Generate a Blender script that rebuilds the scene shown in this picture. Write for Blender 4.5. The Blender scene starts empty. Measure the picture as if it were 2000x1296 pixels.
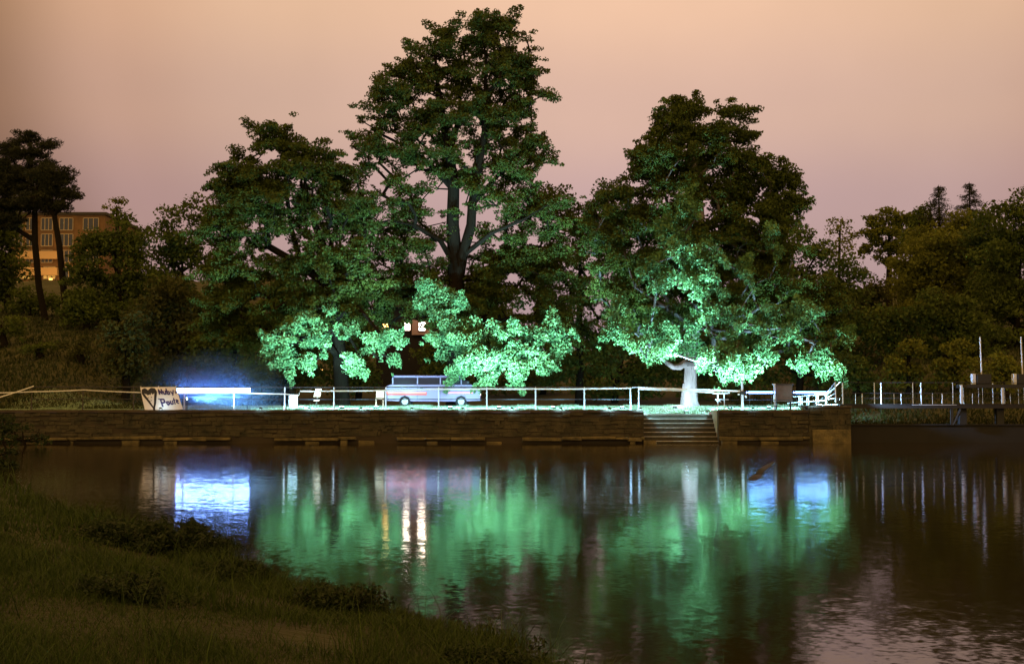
import bpy, math, random
import numpy as np
from mathutils import Vector
R = math.radians
rng = np.random.default_rng(7)
random.seed(7)
scene = bpy.context.scene
COL = scene.collection

# ------------------------------------------------------------------ camera
F, PITCH, CH = 2400.0, math.atan(142 / 2400.0), 1.75      # focal length in photo pixels, tilt up, height above the water
cam = bpy.data.cameras.new('camera'); co = bpy.data.objects.new('camera', cam); COL.objects.link(co)
co.location = (0, 0, CH); co.rotation_euler = (R(90) + PITCH, 0, 0)
cam.sensor_width = 36; cam.lens = 36 * F / 2000; cam.clip_start = .1; cam.clip_end = 5000
scene.camera = co
CP, SP = math.cos(PITCH), math.sin(PITCH)

def P(px, py, Y):
    """world point at distance Y that lies at photo pixel (px, py)"""
    u = (px - 1000) / F; v = (648 - py) / F
    dy = CP - v * SP; dz = SP + v * CP
    t = Y / dy
    return Vector((u * t, Y, CH + dz * t))

def s2l(*c):
    return tuple(((x / 255) / 12.92 if x / 255 <= .04045 else ((x / 255 + .055) / 1.055) ** 2.4) for x in c)

# ------------------------------------------------------------------ sky (night overcast lit by the town)
scene.view_settings.view_transform = 'Standard'; scene.view_settings.look = 'None'
scene.view_settings.exposure = 0; scene.view_settings.gamma = 1
W = bpy.data.worlds.new('World'); scene.world = W; W.use_nodes = True
nt = W.node_tree; nt.nodes.clear()
def N(t, typ, **kw):
    n = t.nodes.new(typ)
    for k, v in kw.items(): setattr(n, k, v)
    return n
def build_world():
    L = nt.links.new
    out = N(nt, 'ShaderNodeOutputWorld'); bg = N(nt, 'ShaderNodeBackground')
    tc = N(nt, 'ShaderNodeTexCoord'); nz = N(nt, 'ShaderNodeVectorMath', operation='NORMALIZE')
    L(tc.outputs['Generated'], nz.inputs[0])
    n5 = N(nt, 'ShaderNodeTexNoise'); n5.inputs['Scale'].default_value = 9; n5.inputs['Detail'].default_value = 5; L(nz.outputs[0], n5.inputs['Vector'])
    m5 = N(nt, 'ShaderNodeMapRange'); m5.inputs[3].default_value = .93; m5.inputs[4].default_value = 1.07; L(n5.outputs[0], m5.inputs[0])
    sep = N(nt, 'ShaderNodeSeparateXYZ'); L(nz.outputs[0], sep.inputs[0])
    cr = N(nt, 'ShaderNodeValToRGB')
    e = cr.color_ramp; e.interpolation = 'EASE'
    stops = [(0.0, s2l(174, 150, 158)), (.155, s2l(203, 170, 165)), (.235, s2l(224, 186, 164)), (.33, s2l(246, 202, 166)), (.55, s2l(215, 165, 125))]
    while len(e.elements) < len(stops): e.elements.new(.5)
    for el, (p, c) in zip(e.elements, stops): el.position = p; el.color = (*c, 1)
    ns = N(nt, 'ShaderNodeTexNoise'); ns.inputs['Scale'].default_value = 1.7; ns.inputs['Detail'].default_value = 3
    L(nz.outputs[0], ns.inputs['Vector'])
    mr0 = N(nt, 'ShaderNodeMapRange'); mr0.inputs[3].default_value = -.035; mr0.inputs[4].default_value = .035
    L(ns.outputs[0], mr0.inputs[0])
    ad = N(nt, 'ShaderNodeMath', operation='ADD'); L(sep.outputs[2], ad.inputs[0]); L(mr0.outputs[0], ad.inputs[1])
    L(ad.outputs[0], cr.inputs[0])
    # town glow above the far bank; dimmed aside as vignette, raised behind as fill
    g = P(1190, 60, 100) - Vector((0, 0, CH)); g.normalize()
    dt = N(nt, 'ShaderNodeVectorMath', operation='DOT_PRODUCT'); dt.inputs[1].default_value = g
    L(nz.outputs[0], dt.inputs[0])
    gr = N(nt, 'ShaderNodeValToRGB'); gr.color_ramp.interpolation = 'EASE'
    gs = [(0.0, (1.9, 1.85, .95)), (.55, (1.5, 1.42, .75)), (.885, (.42, .35, .28)), (.927, (.76, .70, .68)), (.965, (.86, .85, .86)), (1.0, (.95, .94, .99))]
    while len(gr.color_ramp.elements) < len(gs): gr.color_ramp.elements.new(.5)
    for el, (p, c) in zip(gr.color_ramp.elements, gs): el.position = p; el.color = (*c, 1)
    L(dt.outputs['Value'], gr.inputs[0])
    mx = N(nt, 'ShaderNodeMix', data_type='RGBA', blend_type='MULTIPLY'); mx.inputs[0].default_value = 1
    L(cr.outputs[0], mx.inputs[6]); L(gr.outputs[0], mx.inputs[7])
    L(mx.outputs[2], bg.inputs[0]); L(m5.outputs[0], bg.inputs[1])
    L(bg.outputs[0], out.inputs[0])
build_world()

# ------------------------------------------------------------------ object helpers
def link(o, parent=None):
    COL.objects.link(o)
    if parent is not None: o.parent = parent
    return o
def tag(o, label=None, cat=None, group=None, kind=None):
    if label: o['label'] = label
    if cat: o['category'] = cat
    if group: o['group'] = group
    if kind: o['kind'] = kind
    return o
def thing(name, label, cat, loc=(0, 0, 0), group=None):
    o = bpy.data.objects.new(name, None); link(o); o.location = loc; o.empty_display_size = .3
    return tag(o, label, cat, group)
def npmesh(name, V, faces_n, loops, mat, parent=None, var=None, smooth=False, offs=None):
    """faces_n: loop totals per face, loops: flat vertex indices"""
    V = np.asarray(V, dtype=np.float32)
    q = parent
    while q is not None: V = V - np.array(q.location, dtype=np.float32); q = q.parent
    me = bpy.data.meshes.new(name)
    me.vertices.add(len(V)); me.vertices.foreach_set('co', V.ravel())
    me.loops.add(len(loops)); me.loops.foreach_set('vertex_index', np.asarray(loops, dtype=np.int32))
    me.polygons.add(len(faces_n))
    ls = np.concatenate([[0], np.cumsum(faces_n)[:-1]]).astype(np.int32)
    me.polygons.foreach_set('loop_start', ls)
    me.update(calc_edges=True)
    me.polygons.foreach_set('use_smooth', np.full(len(faces_n), smooth))
    if var is not None:
        a = me.attributes.new('var', 'FLOAT', 'FACE'); a.data.foreach_set('value', np.asarray(var, dtype=np.float32))
    me.materials.append(mat)
    o = bpy.data.objects.new(name, me); link(o, parent)
    return o
class MB:
    def __init__(s): s.V = []; s.F = []
    def box(s, x0, x1, y0, y1, z0, z1, j=0):
        b = len(s.V)
        for x in (x0, x1):
            for y in (y0, y1):
                for z in (z0, z1):
                    s.V.append((x + random.uniform(-j, j), y + random.uniform(-j, j), z + random.uniform(-j, j)))
        for f in ((0, 1, 3, 2), (4, 6, 7, 5), (0, 4, 5, 1), (2, 3, 7, 6), (0, 2, 6, 4), (1, 5, 7, 3)): s.F.append([b + i for i in f])
        return s
    def tube(s, pts, r, n=8, cap=True):
        pts = [Vector(p) for p in pts]
        rs = r if isinstance(r, (list, tuple)) else [r] * len(pts)
        b = len(s.V); prev = None
        for i, p in enumerate(pts):
            d = (pts[min(i + 1, len(pts) - 1)] - pts[max(i - 1, 0)]).normalized()
            a = d.orthogonal().normalized() if prev is None else (prev - d * prev.dot(d)).normalized()
            prev = a; c = d.cross(a)
            for k in range(n):
                t = 2 * math.pi * k / n
                s.V.append(tuple(p + (a * math.cos(t) + c * math.sin(t)) * rs[i]))
        for i in range(len(pts) - 1):
            for k in range(n):
                s.F.append([b + i * n + k, b + i * n + (k + 1) % n, b + (i + 1) * n + (k + 1) % n, b + (i + 1) * n + k])
        if cap:
            s.F.append([b + k for k in range(n)][::-1]); s.F.append([b + (len(pts) - 1) * n + k for k in range(n)])
        return s
    def lathe(s, c, prof, n=16):
        b = len(s.V)
        for (r, z) in prof:
            for k in range(n):
                t = 2 * math.pi * k / n
                s.V.append((c[0] + r * math.cos(t), c[1] + r * math.sin(t), c[2] + z))
        for i in range(len(prof) - 1):
            for k in range(n):
                s.F.append([b + i * n + k, b + i * n + (k + 1) % n, b + (i + 1) * n + (k + 1) % n, b + (i + 1) * n + k])
        s.F.append([b + k for k in range(n)][::-1]); s.F.append([b + (len(prof) - 1) * n + k for k in range(n)])
        return s
    def prism(s, poly, y0, y1):      # polygon in x,z extruded along y
        b = len(s.V); n = len(poly)
        for y in (y0, y1):
            for (x, z) in poly: s.V.append((x, y, z))
        s.F.append([b + i for i in range(n)]); s.F.append([b + n + i for i in range(n)][::-1])
        for i in range(n): s.F.append([b + (i + 1) % n, b + i, b + n + i, b + n + (i + 1) % n])
        return s
    def build(s, name, mat, parent=None, smooth=False, bevel=0):
        o = npmesh(name, s.V, [len(f) for f in s.F], [i for f in s.F for i in f], mat, parent, smooth=smooth)
        if bevel:
            m = o.modifiers.new('bevel', 'BEVEL'); m.width = bevel; m.segments = 2
        return o

# ------------------------------------------------------------------ materials
def mat(name, base, rough=.8, metal=0, var=None, vscale=4, bump=0, bscale=20, emit=None, estr=1, spec=.5, stretch=(1, 1, 1)):
    m = bpy.data.materials.new(name); m.use_nodes = True; t = m.node_tree
    b = t.nodes['Principled BSDF']; L = t.links.new
    b.inputs['Roughness'].default_value = rough; b.inputs['Metallic'].default_value = metal
    b.inputs['Specular IOR Level'].default_value = spec
    b.inputs['Base Color'].default_value = (*base, 1)
    tc = N(t, 'ShaderNodeNewGeometry'); mp = N(t, 'ShaderNodeMapping'); mp.inputs['Scale'].default_value = stretch
    L(tc.outputs['Position'], mp.inputs['Vector'])
    if var is not None:
        n = N(t, 'ShaderNodeTexNoise'); n.inputs['Scale'].default_value = vscale; n.inputs['Detail'].default_value = 6; n.inputs['Roughness'].default_value = .65
        L(mp.outputs[0], n.inputs['Vector'])
        r = N(t, 'ShaderNodeValToRGB'); r.color_ramp.elements[0].position = .32; r.color_ramp.elements[1].position = .68
        r.color_ramp.elements[0].color = (*var, 1); r.color_ramp.elements[1].color = (*base, 1)
        L(n.outputs[0], r.inputs[0]); L(r.outputs[0], b.inputs['Base Color'])
    if bump:
        n2 = N(t, 'ShaderNodeTexNoise'); n2.inputs['Scale'].default_value = bscale; n2.inputs['Detail'].default_value = 6
        L(mp.outputs[0], n2.inputs['Vector'])
        bp = N(t, 'ShaderNodeBump'); bp.inputs['Distance'].default_value = bump; L(n2.outputs[0], bp.inputs['Height']); L(bp.outputs[0], b.inputs['Normal'])
    if emit:
        b.inputs['Emission Color'].default_value = (*emit, 1); b.inputs['Emission Strength'].default_value = estr
    return m
def leafmat(name, lo, hi, trans=.35, rough=.6):
    m = bpy.data.materials.new(name); m.use_nodes = True; t = m.node_tree; t.nodes.clear(); L = t.links.new
    o = N(t, 'ShaderNodeOutputMaterial'); at = N(t, 'ShaderNodeAttribute'); at.attribute_name = 'var'
    r = N(t, 'ShaderNodeValToRGB'); r.color_ramp.elements[0].color = (*lo, 1); r.color_ramp.elements[1].color = (*hi, 1)
    L(at.outputs['Fac'], r.inputs[0])
    d = N(t, 'ShaderNodeBsdfPrincipled'); d.inputs['Roughness'].default_value = rough; d.inputs['Specular IOR Level'].default_value = .25
    tr = N(t, 'ShaderNodeBsdfTranslucent'); mx = N(t, 'ShaderNodeMixShader'); mx.inputs[0].default_value = trans
    L(r.outputs[0], d.inputs['Base Color']); L(r.outputs[0], tr.inputs['Color'])
    L(d.outputs[0], mx.inputs[1]); L(tr.outputs[0], mx.inputs[2]); L(mx.outputs[0], o.inputs[0])
    return m
M = {}
M['leaf'] = leafmat('linden leaves', (.030, .048, .006), (.092, .128, .018))
M['leaf_lit'] = leafmat('floodlit leaves', (.03, .09, .03), (.15, .285, .095), trans=.22)  # brighter, greener copy of the leaf colour, floodlight put into it
M['leaf_dark'] = leafmat('dark leaves', (.030, .048, .005), (.090, .122, .015))
M['leaf_olive'] = leafmat('olive leaves', (.065, .080, .008), (.16, .175, .02))
M['leaf_brown'] = leafmat('brownish leaves', (.030, .038, .008), (.075, .082, .018))
M['needle'] = leafmat('needles', (.010, .014, .004), (.03, .034, .010), trans=.1)
M['grass'] = leafmat('grass blades', (.011, .022, .002), (.038, .064, .006), trans=.3)
M['hillgrass'] = leafmat('hill grass', (.013, .018, .003), (.036, .046, .007), trans=.3)
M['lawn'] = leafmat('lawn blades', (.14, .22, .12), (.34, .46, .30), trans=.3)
M['weed'] = leafmat('weed leaves', (.008, .015, .003), (.024, .04, .008), trans=.3)
M['bark'] = mat('bark', (.013, .010, .006), .95, var=(.010, .008, .005), vscale=5, bump=.05, bscale=14, stretch=(1, 1, .25), spec=.06)
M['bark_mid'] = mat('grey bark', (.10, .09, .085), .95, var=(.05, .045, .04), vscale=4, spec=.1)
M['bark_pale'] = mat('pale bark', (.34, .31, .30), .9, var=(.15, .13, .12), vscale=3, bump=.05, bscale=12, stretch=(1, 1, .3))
M['ground'] = mat('hill ground', (.045, .045, .011), 1, var=(.018, .02, .004), vscale=.6, bump=.3, bscale=2.5)
M['bank'] = mat('bank soil', (.020, .022, .003), 1, var=(.006, .006, .001), vscale=1.2, bump=.05, bscale=9)
M['stone'] = mat('wall stone', (.058, .047, .024), .9, var=(.010, .011, .005), vscale=1.3, bump=.03, bscale=18)
M['stone_ledge'] = mat('ledge stone', (.14, .108, .042), .85, var=(.03, .025, .01), vscale=2.5, bump=.03, bscale=12)
M['mortar'] = mat('mortar', (.03, .022, .013), .95)
M['coping'] = mat('coping', (.06, .045, .032), .95, var=(.03, .022, .016), vscale=2, bump=.02, bscale=15)
M['step'] = mat('concrete step', (.30, .27, .22), .85, var=(.16, .14, .11), vscale=4, bump=.01, bscale=25)
M['riser'] = mat('dark riser', (.04, .035, .02), .95, var=(.02, .016, .008), vscale=5)  # risers darker than the treads
M['rail'] = mat('dark rail paint', (.012, .012, .02), .6)
M['post'] = mat('grey post paint', (.55, .58, .62), .5, metal=.0, var=(.38, .4, .44), vscale=9)
M['post_dark'] = mat('dark post', (.05, .04, .03), .8)  # post paint darkened to stand for weak light on the left railing
M['tape'] = mat('white tape', (.85, .85, .85), .4)
def tapemat():
    m = bpy.data.materials.new('white plastic tape'); m.use_nodes = True; t = m.node_tree; L = t.links.new
    b = t.nodes['Principled BSDF']; b.inputs['Base Color'].default_value = (.88, .88, .88, 1); b.inputs['Roughness'].default_value = .5
    tr = N(t, 'ShaderNodeBsdfTranslucent'); tr.inputs[0].default_value = (.88, .88, .88, 1)
    mx = N(t, 'ShaderNodeMixShader'); mx.inputs[0].default_value = .45
    L(b.outputs[0], mx.inputs[1]); L(tr.outputs[0], mx.inputs[2]); L(mx.outputs[0], t.nodes['Material Output'].inputs[0]); return m
M['tape'] = tapemat()
M['cloth'] = mat('banner cloth', (.80, .76, .76), .9, var=(.7, .66, .68), vscale=3)
M['ink'] = mat('black paint', (.012, .012, .02), .6)
M['inkp'] = mat('purple paint', (.03, .018, .12), .6)
M['black'] = mat('black steel', (.006, .006, .006), .7)
M['deck'] = mat('dark timber', (.016, .012, .008), .9, var=(.008, .006, .004), vscale=6, stretch=(.2, 1, 1))
M['weir'] = mat('mottled weir wall', (.008, .006, .004), .85, var=(.004, .003, .002), vscale=2)  # near-black base colour with slight mottling
M['strip'] = mat('strip light', (.5, .5, .5), .5, emit=(.22, .40, 1.0), estr=44)
M['bar'] = mat('tube light', (.5, .5, .5), .5, emit=(.14, .36, 1.0), estr=34)
M['lens'] = mat('floodlight lens', (.5, .5, .5), .4, emit=(.55, .85, 1), estr=14)
M['housing'] = mat('black housing', (.02, .02, .02), .5)
M['van'] = mat('light-tinted van paint', (.19, .13, .25), .35)  # lilac in the paint stands for bluish light on a white body
M['van_red'] = mat('red stripe', (.45, .03, .02), .4)
M['glass'] = mat('dark glass', (.01, .012, .02), .08)
M['tail'] = mat('tail lamp', (.5, .05, .02), .4, emit=(1, .10, .06), estr=5)
M['head'] = mat('pale lamp', (.8, .7, .7), .4, emit=(1, .75, .8), estr=4)
M['tyre'] = mat('tyre', (.015, .015, .015), .9)
M['facade'] = mat('brick facade', (.15, .08, .03), .9, var=(.09, .048, .02), vscale=.7, bump=.01)
M['fac_band'] = mat('facade band', (.42, .28, .14), .9)
M['roofd'] = mat('dark roof', (.03, .025, .02), .9)
M['frame'] = mat('window frame', (.26, .20, .13), .7)
M['win_lit'] = mat('lit window', (.5, .4, .2), .6, emit=(1, .55, .10), estr=.35)
M['win_white'] = mat('bright window', (.6, .5, .4), .6, emit=(1, .82, .66), estr=16)
M['win_warm'] = mat('warm window', (.6, .5, .3), .6, emit=(1, .55, .16), estr=8)
M['plaster'] = mat('dark plaster', (.012, .009, .007), .95, var=(.007, .006, .005), vscale=2)
M['plaster_pink'] = mat('pink plaster', (.30, .2, .17), .9, emit=(1, .5, .35), estr=.0)
M['wood'] = mat('board wood', (.40, .22, .14), .8, var=(.42, .27, .18), vscale=6)
M['cabinet'] = mat('cabinet paint', (.10, .07, .06), .7, var=(.07, .05, .04), vscale=5)
M['barrel'] = mat('pale plastic', (.6, .65, .7), .4)
M['lamp_warm'] = mat('street lamp glow', (.6, .5, .3), .6, emit=(1, .50, .12), estr=2.5)
M['lamp_cool'] = mat('cool lamp glow', (.6, .6, .5), .6, emit=(.9, 1, .8), estr=1.2)

def watermat():
    m = bpy.data.materials.new('pond water'); m.use_nodes = True; t = m.node_tree; L = t.links.new
    b = t.nodes['Principled BSDF']
    b.inputs['Base Color'].default_value = (.012, .008, .002, 1); b.inputs['Roughness'].default_value = .075
    b.inputs['IOR'].default_value = 1.42
    g = N(t, 'ShaderNodeNewGeometry')
    def layer(scale, st, amp, det=2.0):
        mp = N(t, 'ShaderNodeMapping'); mp.inputs['Scale'].default_value = st; L(g.outputs['Position'], mp.inputs['Vector'])
        n = N(t, 'ShaderNodeTexNoise'); n.inputs['Scale'].default_value = scale; n.inputs['Detail'].default_value = det
        L(mp.outputs[0], n.inputs['Vector'])
        s = N(t, 'ShaderNodeVectorMath', operation='SUBTRACT'); s.inputs[1].default_value = (.5, .5, .5); L(n.outputs['Color'], s.inputs[0])
        k = N(t, 'ShaderNodeVectorMath', operation='MULTIPLY'); k.inputs[1].default_value = (amp, amp, 0); L(s.outputs[0], k.inputs[0])
        return k
    a1 = layer(5.0, (1, 1, 1), .030); a2 = layer(1.0, (.6, 1.2, 1), .012); a3 = layer(16.0, (1, 1, 1), .050)
    # gusts: ripples are stronger in patches
    gm = N(t, 'ShaderNodeMapping'); gm.inputs['Scale'].default_value = (.06, .16, 1); L(g.outputs['Position'], gm.inputs['Vector'])
    gn = N(t, 'ShaderNodeTexNoise'); gn.inputs['Scale'].default_value = 1; gn.inputs['Detail'].default_value = 3; L(gm.outputs[0], gn.inputs['Vector'])
    gr = N(t, 'ShaderNodeMapRange'); gr.inputs[1].default_value = .35; gr.inputs[2].default_value = .7; gr.inputs[3].default_value = .6; gr.inputs[4].default_value = 1.35
    L(gn.outputs[0], gr.inputs[0])
    s1 = N(t, 'ShaderNodeVectorMath', operation='ADD'); L(a1.outputs[0], s1.inputs[0]); L(a2.outputs[0], s1.inputs[1])
    s2 = N(t, 'ShaderNodeVectorMath', operation='ADD'); L(s1.outputs[0], s2.inputs[0]); L(a3.outputs[0], s2.inputs[1])
    sc = N(t, 'ShaderNodeVectorMath', operation='SCALE'); L(s2.outputs[0], sc.inputs[0]); L(gr.outputs[0], sc.inputs['Scale'])
    s3 = N(t, 'ShaderNodeVectorMath', operation='ADD'); s3.inputs[1].default_value = (0, 0, 1); L(sc.outputs[0], s3.inputs[0])
    nn = N(t, 'ShaderNodeVectorMath', operation='NORMALIZE'); L(s3.outputs[0], nn.inputs[0])
    L(nn.outputs[0], b.inputs['Normal'])
    return m
M['water'] = watermat()

# ------------------------------------------------------------------ terrain
def sst(a, b, x):
    t = np.clip((np.asarray(x, float) - a) / (b - a), 0, 1); return t * t * (3 - 2 * t)
def wob(x, y):
    return .5 * np.sin(x * .31 + 1.3) * np.cos(y * .27) + .3 * np.sin(x * .83 + y * .5) + .15 * np.sin(x * 2.1 - y * 1.7)
XS0, XS1, XR = 6.02, 9.45, 15.50           # stairs recess, end of the right wall
def height(x, y):
    x = np.asarray(x, float); y = np.asarray(y, float)
    ter = 1.50 + .17 * sst(56.5, 65, y)
    dip = sst(5.2, 6.6, x) * (1 - sst(9.3, 9.6, x)) * (1 - sst(58.4, 61.5, y)); ter = ter - .2 * dip
    left = sst(-19.5, -27, x) * (np.clip(y - 58.5, 0, 31.5) * .21 + np.clip(y - 90, 0, 62) * .145)
    rt = sst(17, 27, x) * (np.clip(y - 62, 0, 30) * .19 + np.clip(y - 92, 0, 60) * .15)
    mid = (1 - sst(-19.5, -27, x)) * (1 - sst(17, 27, x)) * np.clip(y - 86, 0, 60) * .11
    rb = sst(XR - .02, XR + .02, x) * (1 - sst(57.6, 64.5, y)) * .85
    rough = wob(x, y) * (.45 * sst(62, 75, y)) * np.maximum(sst(-21, -27, x), sst(17, 24, x))
    return ter + left + rt + mid - rb + rough
def far_ground():
    xs = np.unique(np.concatenate([np.linspace(-30, 32, 200), [XS0 - .004, XS0 + .004, XS1 - .004, XS1 + .004, XR - .004, XR + .004],
                                   np.linspace(-90, -30, 60), np.linspace(32, 90, 60), [-1500, -800, -400, -250, -160, -120, 120, 160, 250, 400, 800, 1500]]))
    ts = np.concatenate([np.linspace(0, 8, 24), np.linspace(8.5, 100, 150), [120, 150, 200, 300, 500, 900, 2000]])
    def ys(x):
        if x > XR: return 57.75
        if XS0 < x < XS1: return 58.35
        return 56.75
    X = np.repeat(xs[:, None], len(ts), 1); Y = np.array([ys(x) for x in xs])[:, None] + ts[None, :]
    Z = height(X, Y)
    V = np.stack([X, Y, Z], -1).reshape(-1, 3)
    n = len(ts); i = np.arange(len(xs) - 1)[:, None] * n + np.arange(n - 1)[None, :]
    q = np.stack([i, i + n, i + n + 1, i + 1], -1).reshape(-1)
    o = npmesh('ground', V, np.full(len(q) // 4, 4), q, M['ground'], smooth=True)
    tag(o, kind='structure')
far_ground()
def flat(name, x0, x1, y0, y1, z, m):
    o = npmesh(name, [(x0, y0, z), (x1, y0, z), (x1, y1, z), (x0, y1, z)], [4], [0, 1, 2, 3], m); return tag(o, kind='structure')
flat('water', -120, 120, -30, 57.9, 0, M['water'])
flat('pond_bed', -120, 120, -30, 57.9, -.6, M['bank'])

shore = [(14, 2.0), (5.6, 4.0), (2.2, 5.9), (.65, 7.7), (-.1, 9.4), (-1.4, 11.2), (-2.9, 12.9), (-4.1, 15.6), (-7.7, 21), (-11.6, 28), (-16.4, 38), (-22, 50), (-23.2, 57)]
SH = np.array(shore, float)
def bank_d(x, y):
    """signed distance to the shoreline, positive on the near bank"""
    p = np.stack([np.asarray(x, float), np.asarray(y, float)], -1)[..., None, :]
    a = SH[:-1]; b = SH[1:]; ab = b - a
    t = np.clip(((p - a) * ab).sum(-1) / (ab * ab).sum(-1), 0, 1)
    c = a + t[..., None] * ab
    d = np.linalg.norm(p - c, axis=-1); k = d.argmin(-1)
    dm = np.take_along_axis(d, k[..., None], -1)[..., 0]
    kk = k; A = a[kk]; AB = ab[kk]; q = p[..., 0, :] - A
    side = AB[..., 0] * q[..., 1] - AB[..., 1] * q[..., 0]
    return np.where(side > 0, dm, -dm)
def bank_h(x, y):
    d = bank_d(x, y)
    h = .42 * sst(-.3, 3.2, d) + .05 * wob(np.asarray(x) * 2, np.asarray(y) * 2) * sst(0, 1, d) - .25 * (1 - sst(-1.5, .2, d)) - .02
    return h + .012 * np.clip(d - 3, 0, 40) * (np.asarray(y) > 15)
def near_bank():
    xs = np.concatenate([np.linspace(-80, -26, 30), np.linspace(-25.5, 9, 170), np.linspace(10, 60, 20)])
    ys = np.concatenate([[-20, -10, -4, 0, 2], np.linspace(3, 22, 110), np.linspace(22.5, 56.2, 70)])
    X, Y = np.meshgrid(xs, ys, indexing='ij'); Z = bank_h(X, Y)
    V = np.stack([X, Y, Z], -1).reshape(-1, 3); n = len(ys)
    i = np.arange(len(xs) - 1)[:, None] * n + np.arange(n - 1)[None, :]
    q = np.stack([i, i + n, i + n + 1, i + 1], -1).reshape(-1, 4)
    keep = (V[q][:, :, 2].max(1) > -.24)
    q = q[keep].reshape(-1)
    tag(npmesh('bank', V, np.full(len(q) // 4, 4), q, M['bank'], smooth=True), kind='structure')
near_bank()

# grass blades ------------------------------------------------------
def blades(name, pos, h, w, material, label, lean=.5, segs=3, seed=1, parent=None):
    r = np.random.default_rng(seed); n = len(pos)
    ang = r.uniform(0, 2 * np.pi, n); d = np.stack([np.cos(ang), np.sin(ang), np.zeros(n)], -1)
    la = r.uniform(0, 2 * np.pi, n); le = np.stack([np.cos(la), np.sin(la), np.zeros(n)], -1) * (r.uniform(.1, 1, n) * lean * h)[:, None]
    rows = []
    for k in range(segs + 1):
        t = k / segs
        c = pos + le * (t ** 2) + np.stack([0 * h, 0 * h, h * (t - .25 * lean * t * t)], -1)
        ww = (w * (1 - t) ** .7)[:, None] * .5
        if k < segs: rows += [c - d * ww, c + d * ww]
        else: rows += [c]
    V = np.stack(rows, 1); m = V.shape[1]
    fn = []; lp = []
    base = np.arange(n)[:, None] * m
    for k in range(segs - 1):
        fn.append(np.full(n, 4)); lp.append((base + np.array([2 * k, 2 * k + 1, 2 * k + 3, 2 * k + 2])[None]))
    fn.append(np.full(n, 3)); lp.append(base + np.array([2 * segs - 2, 2 * segs - 1, 2 * segs])[None])
    v = r.uniform(0, 1, n)
    o = npmesh(name, V.reshape(-1, 3), np.concatenate(fn), np.concatenate([l.reshape(-1) for l in lp]), material, parent, var=np.concatenate([v] * segs))
    if label: tag(o, label, 'grass', kind='stuff')
    return o
def bank_grass():
    P_ = []; H_ = []; W_ = []
    r = np.random.default_rng(3)
    for (y0, y1, n, h0, h1, w) in ((5.2, 9, 60000, .06, .28, .006), (9, 14, 60000, .08, .34, .009), (14, 24, 45000, .12, .42, .016), (24, 55, 30000, .2, .6, .035)):
        y = r.uniform(y0, y1, n); x = r.uniform(-.44, .42, n) * y
        k = bank_d(x, y) > (-.12 + .1 * np.sin(x * 5 + y * 3)); x, y = x[k], y[k]; k = (np.sin(x * 1.7 + y * .9) + np.sin(y * 2.7 - x * 1.1) + .8 * np.sin(x * 4.3 + 2 * y) + r.uniform(-1, 1, len(x))) > -1.5; x, y = x[k], y[k]
        clump = np.clip(.5 + .5 * np.sin(x * 2.3 + 1) * np.cos(y * 1.9) + .35 * np.sin(x * 5.1 + y * 3.3) + .3 * np.sin(x * .9 - y * .7), .02, 1.5)
        h = (h0 + (h1 - h0) * r.uniform(0, 1, len(x)) ** 1.6 * clump) * (1 + .5 * np.exp(-np.clip(bank_d(x, y), 0, 9) / .6))
        P_.append(np.stack([x, y, bank_h(x, y) - .02], -1)); H_.append(h); W_.append(np.full(len(x), w) * r.uniform(.7, 1.4, len(x)))
    n = 2600; y = 5.4 + 20 * r.uniform(0, 1, n) ** 1.6; x = r.uniform(-.44, .42, n) * y; k = (bank_d(x, y) > -.05) & (np.sin(x * 3.1) * np.sin(y * 2.3 + x) > .1); x, y = x[k], y[k]
    P_.append(np.stack([x, y, bank_h(x, y) - .02], -1)); H_.append(r.uniform(.25, .62, len(x))); W_.append(.004 + .0006 * y)
    blades('bank_grass', np.concatenate(P_), np.concatenate(H_), np.concatenate(W_), M['grass'], 'rough olive grass covering the near bank of the pond', lean=.9)
bank_grass()
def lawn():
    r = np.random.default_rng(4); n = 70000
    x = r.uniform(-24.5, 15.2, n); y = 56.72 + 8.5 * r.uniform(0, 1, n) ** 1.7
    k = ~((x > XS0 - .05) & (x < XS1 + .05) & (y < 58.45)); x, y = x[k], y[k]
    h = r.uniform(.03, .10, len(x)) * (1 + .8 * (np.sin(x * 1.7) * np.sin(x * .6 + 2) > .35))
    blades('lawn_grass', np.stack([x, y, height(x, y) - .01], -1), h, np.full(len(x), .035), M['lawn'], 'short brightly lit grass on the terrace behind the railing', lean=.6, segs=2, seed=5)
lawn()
def hill_grass():
    r = np.random.default_rng(6); n = 45000
    y = 57.8 + 34 * r.uniform(0, 1, n) ** 1.3; side = r.random(n) < .55
    x = np.where(side, r.uniform(-40, -17, n), r.uniform(15.6, 42, n))
    k = ~((x > -24.5) & (x < 15.5) & (y < 58)); x, y = x[k], y[k]
    h = r.uniform(.12, .45, len(x)) * np.where(np.abs(x + 20) < 4, .5, 1)
    blades('hill_grass', np.stack([x, y, height(x, y) - .02], -1), h, np.full(len(x), .09), M['hillgrass'], 'long dim grass on the slopes left and right behind the terrace', lean=.8, segs=2, seed=8)
hill_grass()

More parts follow.
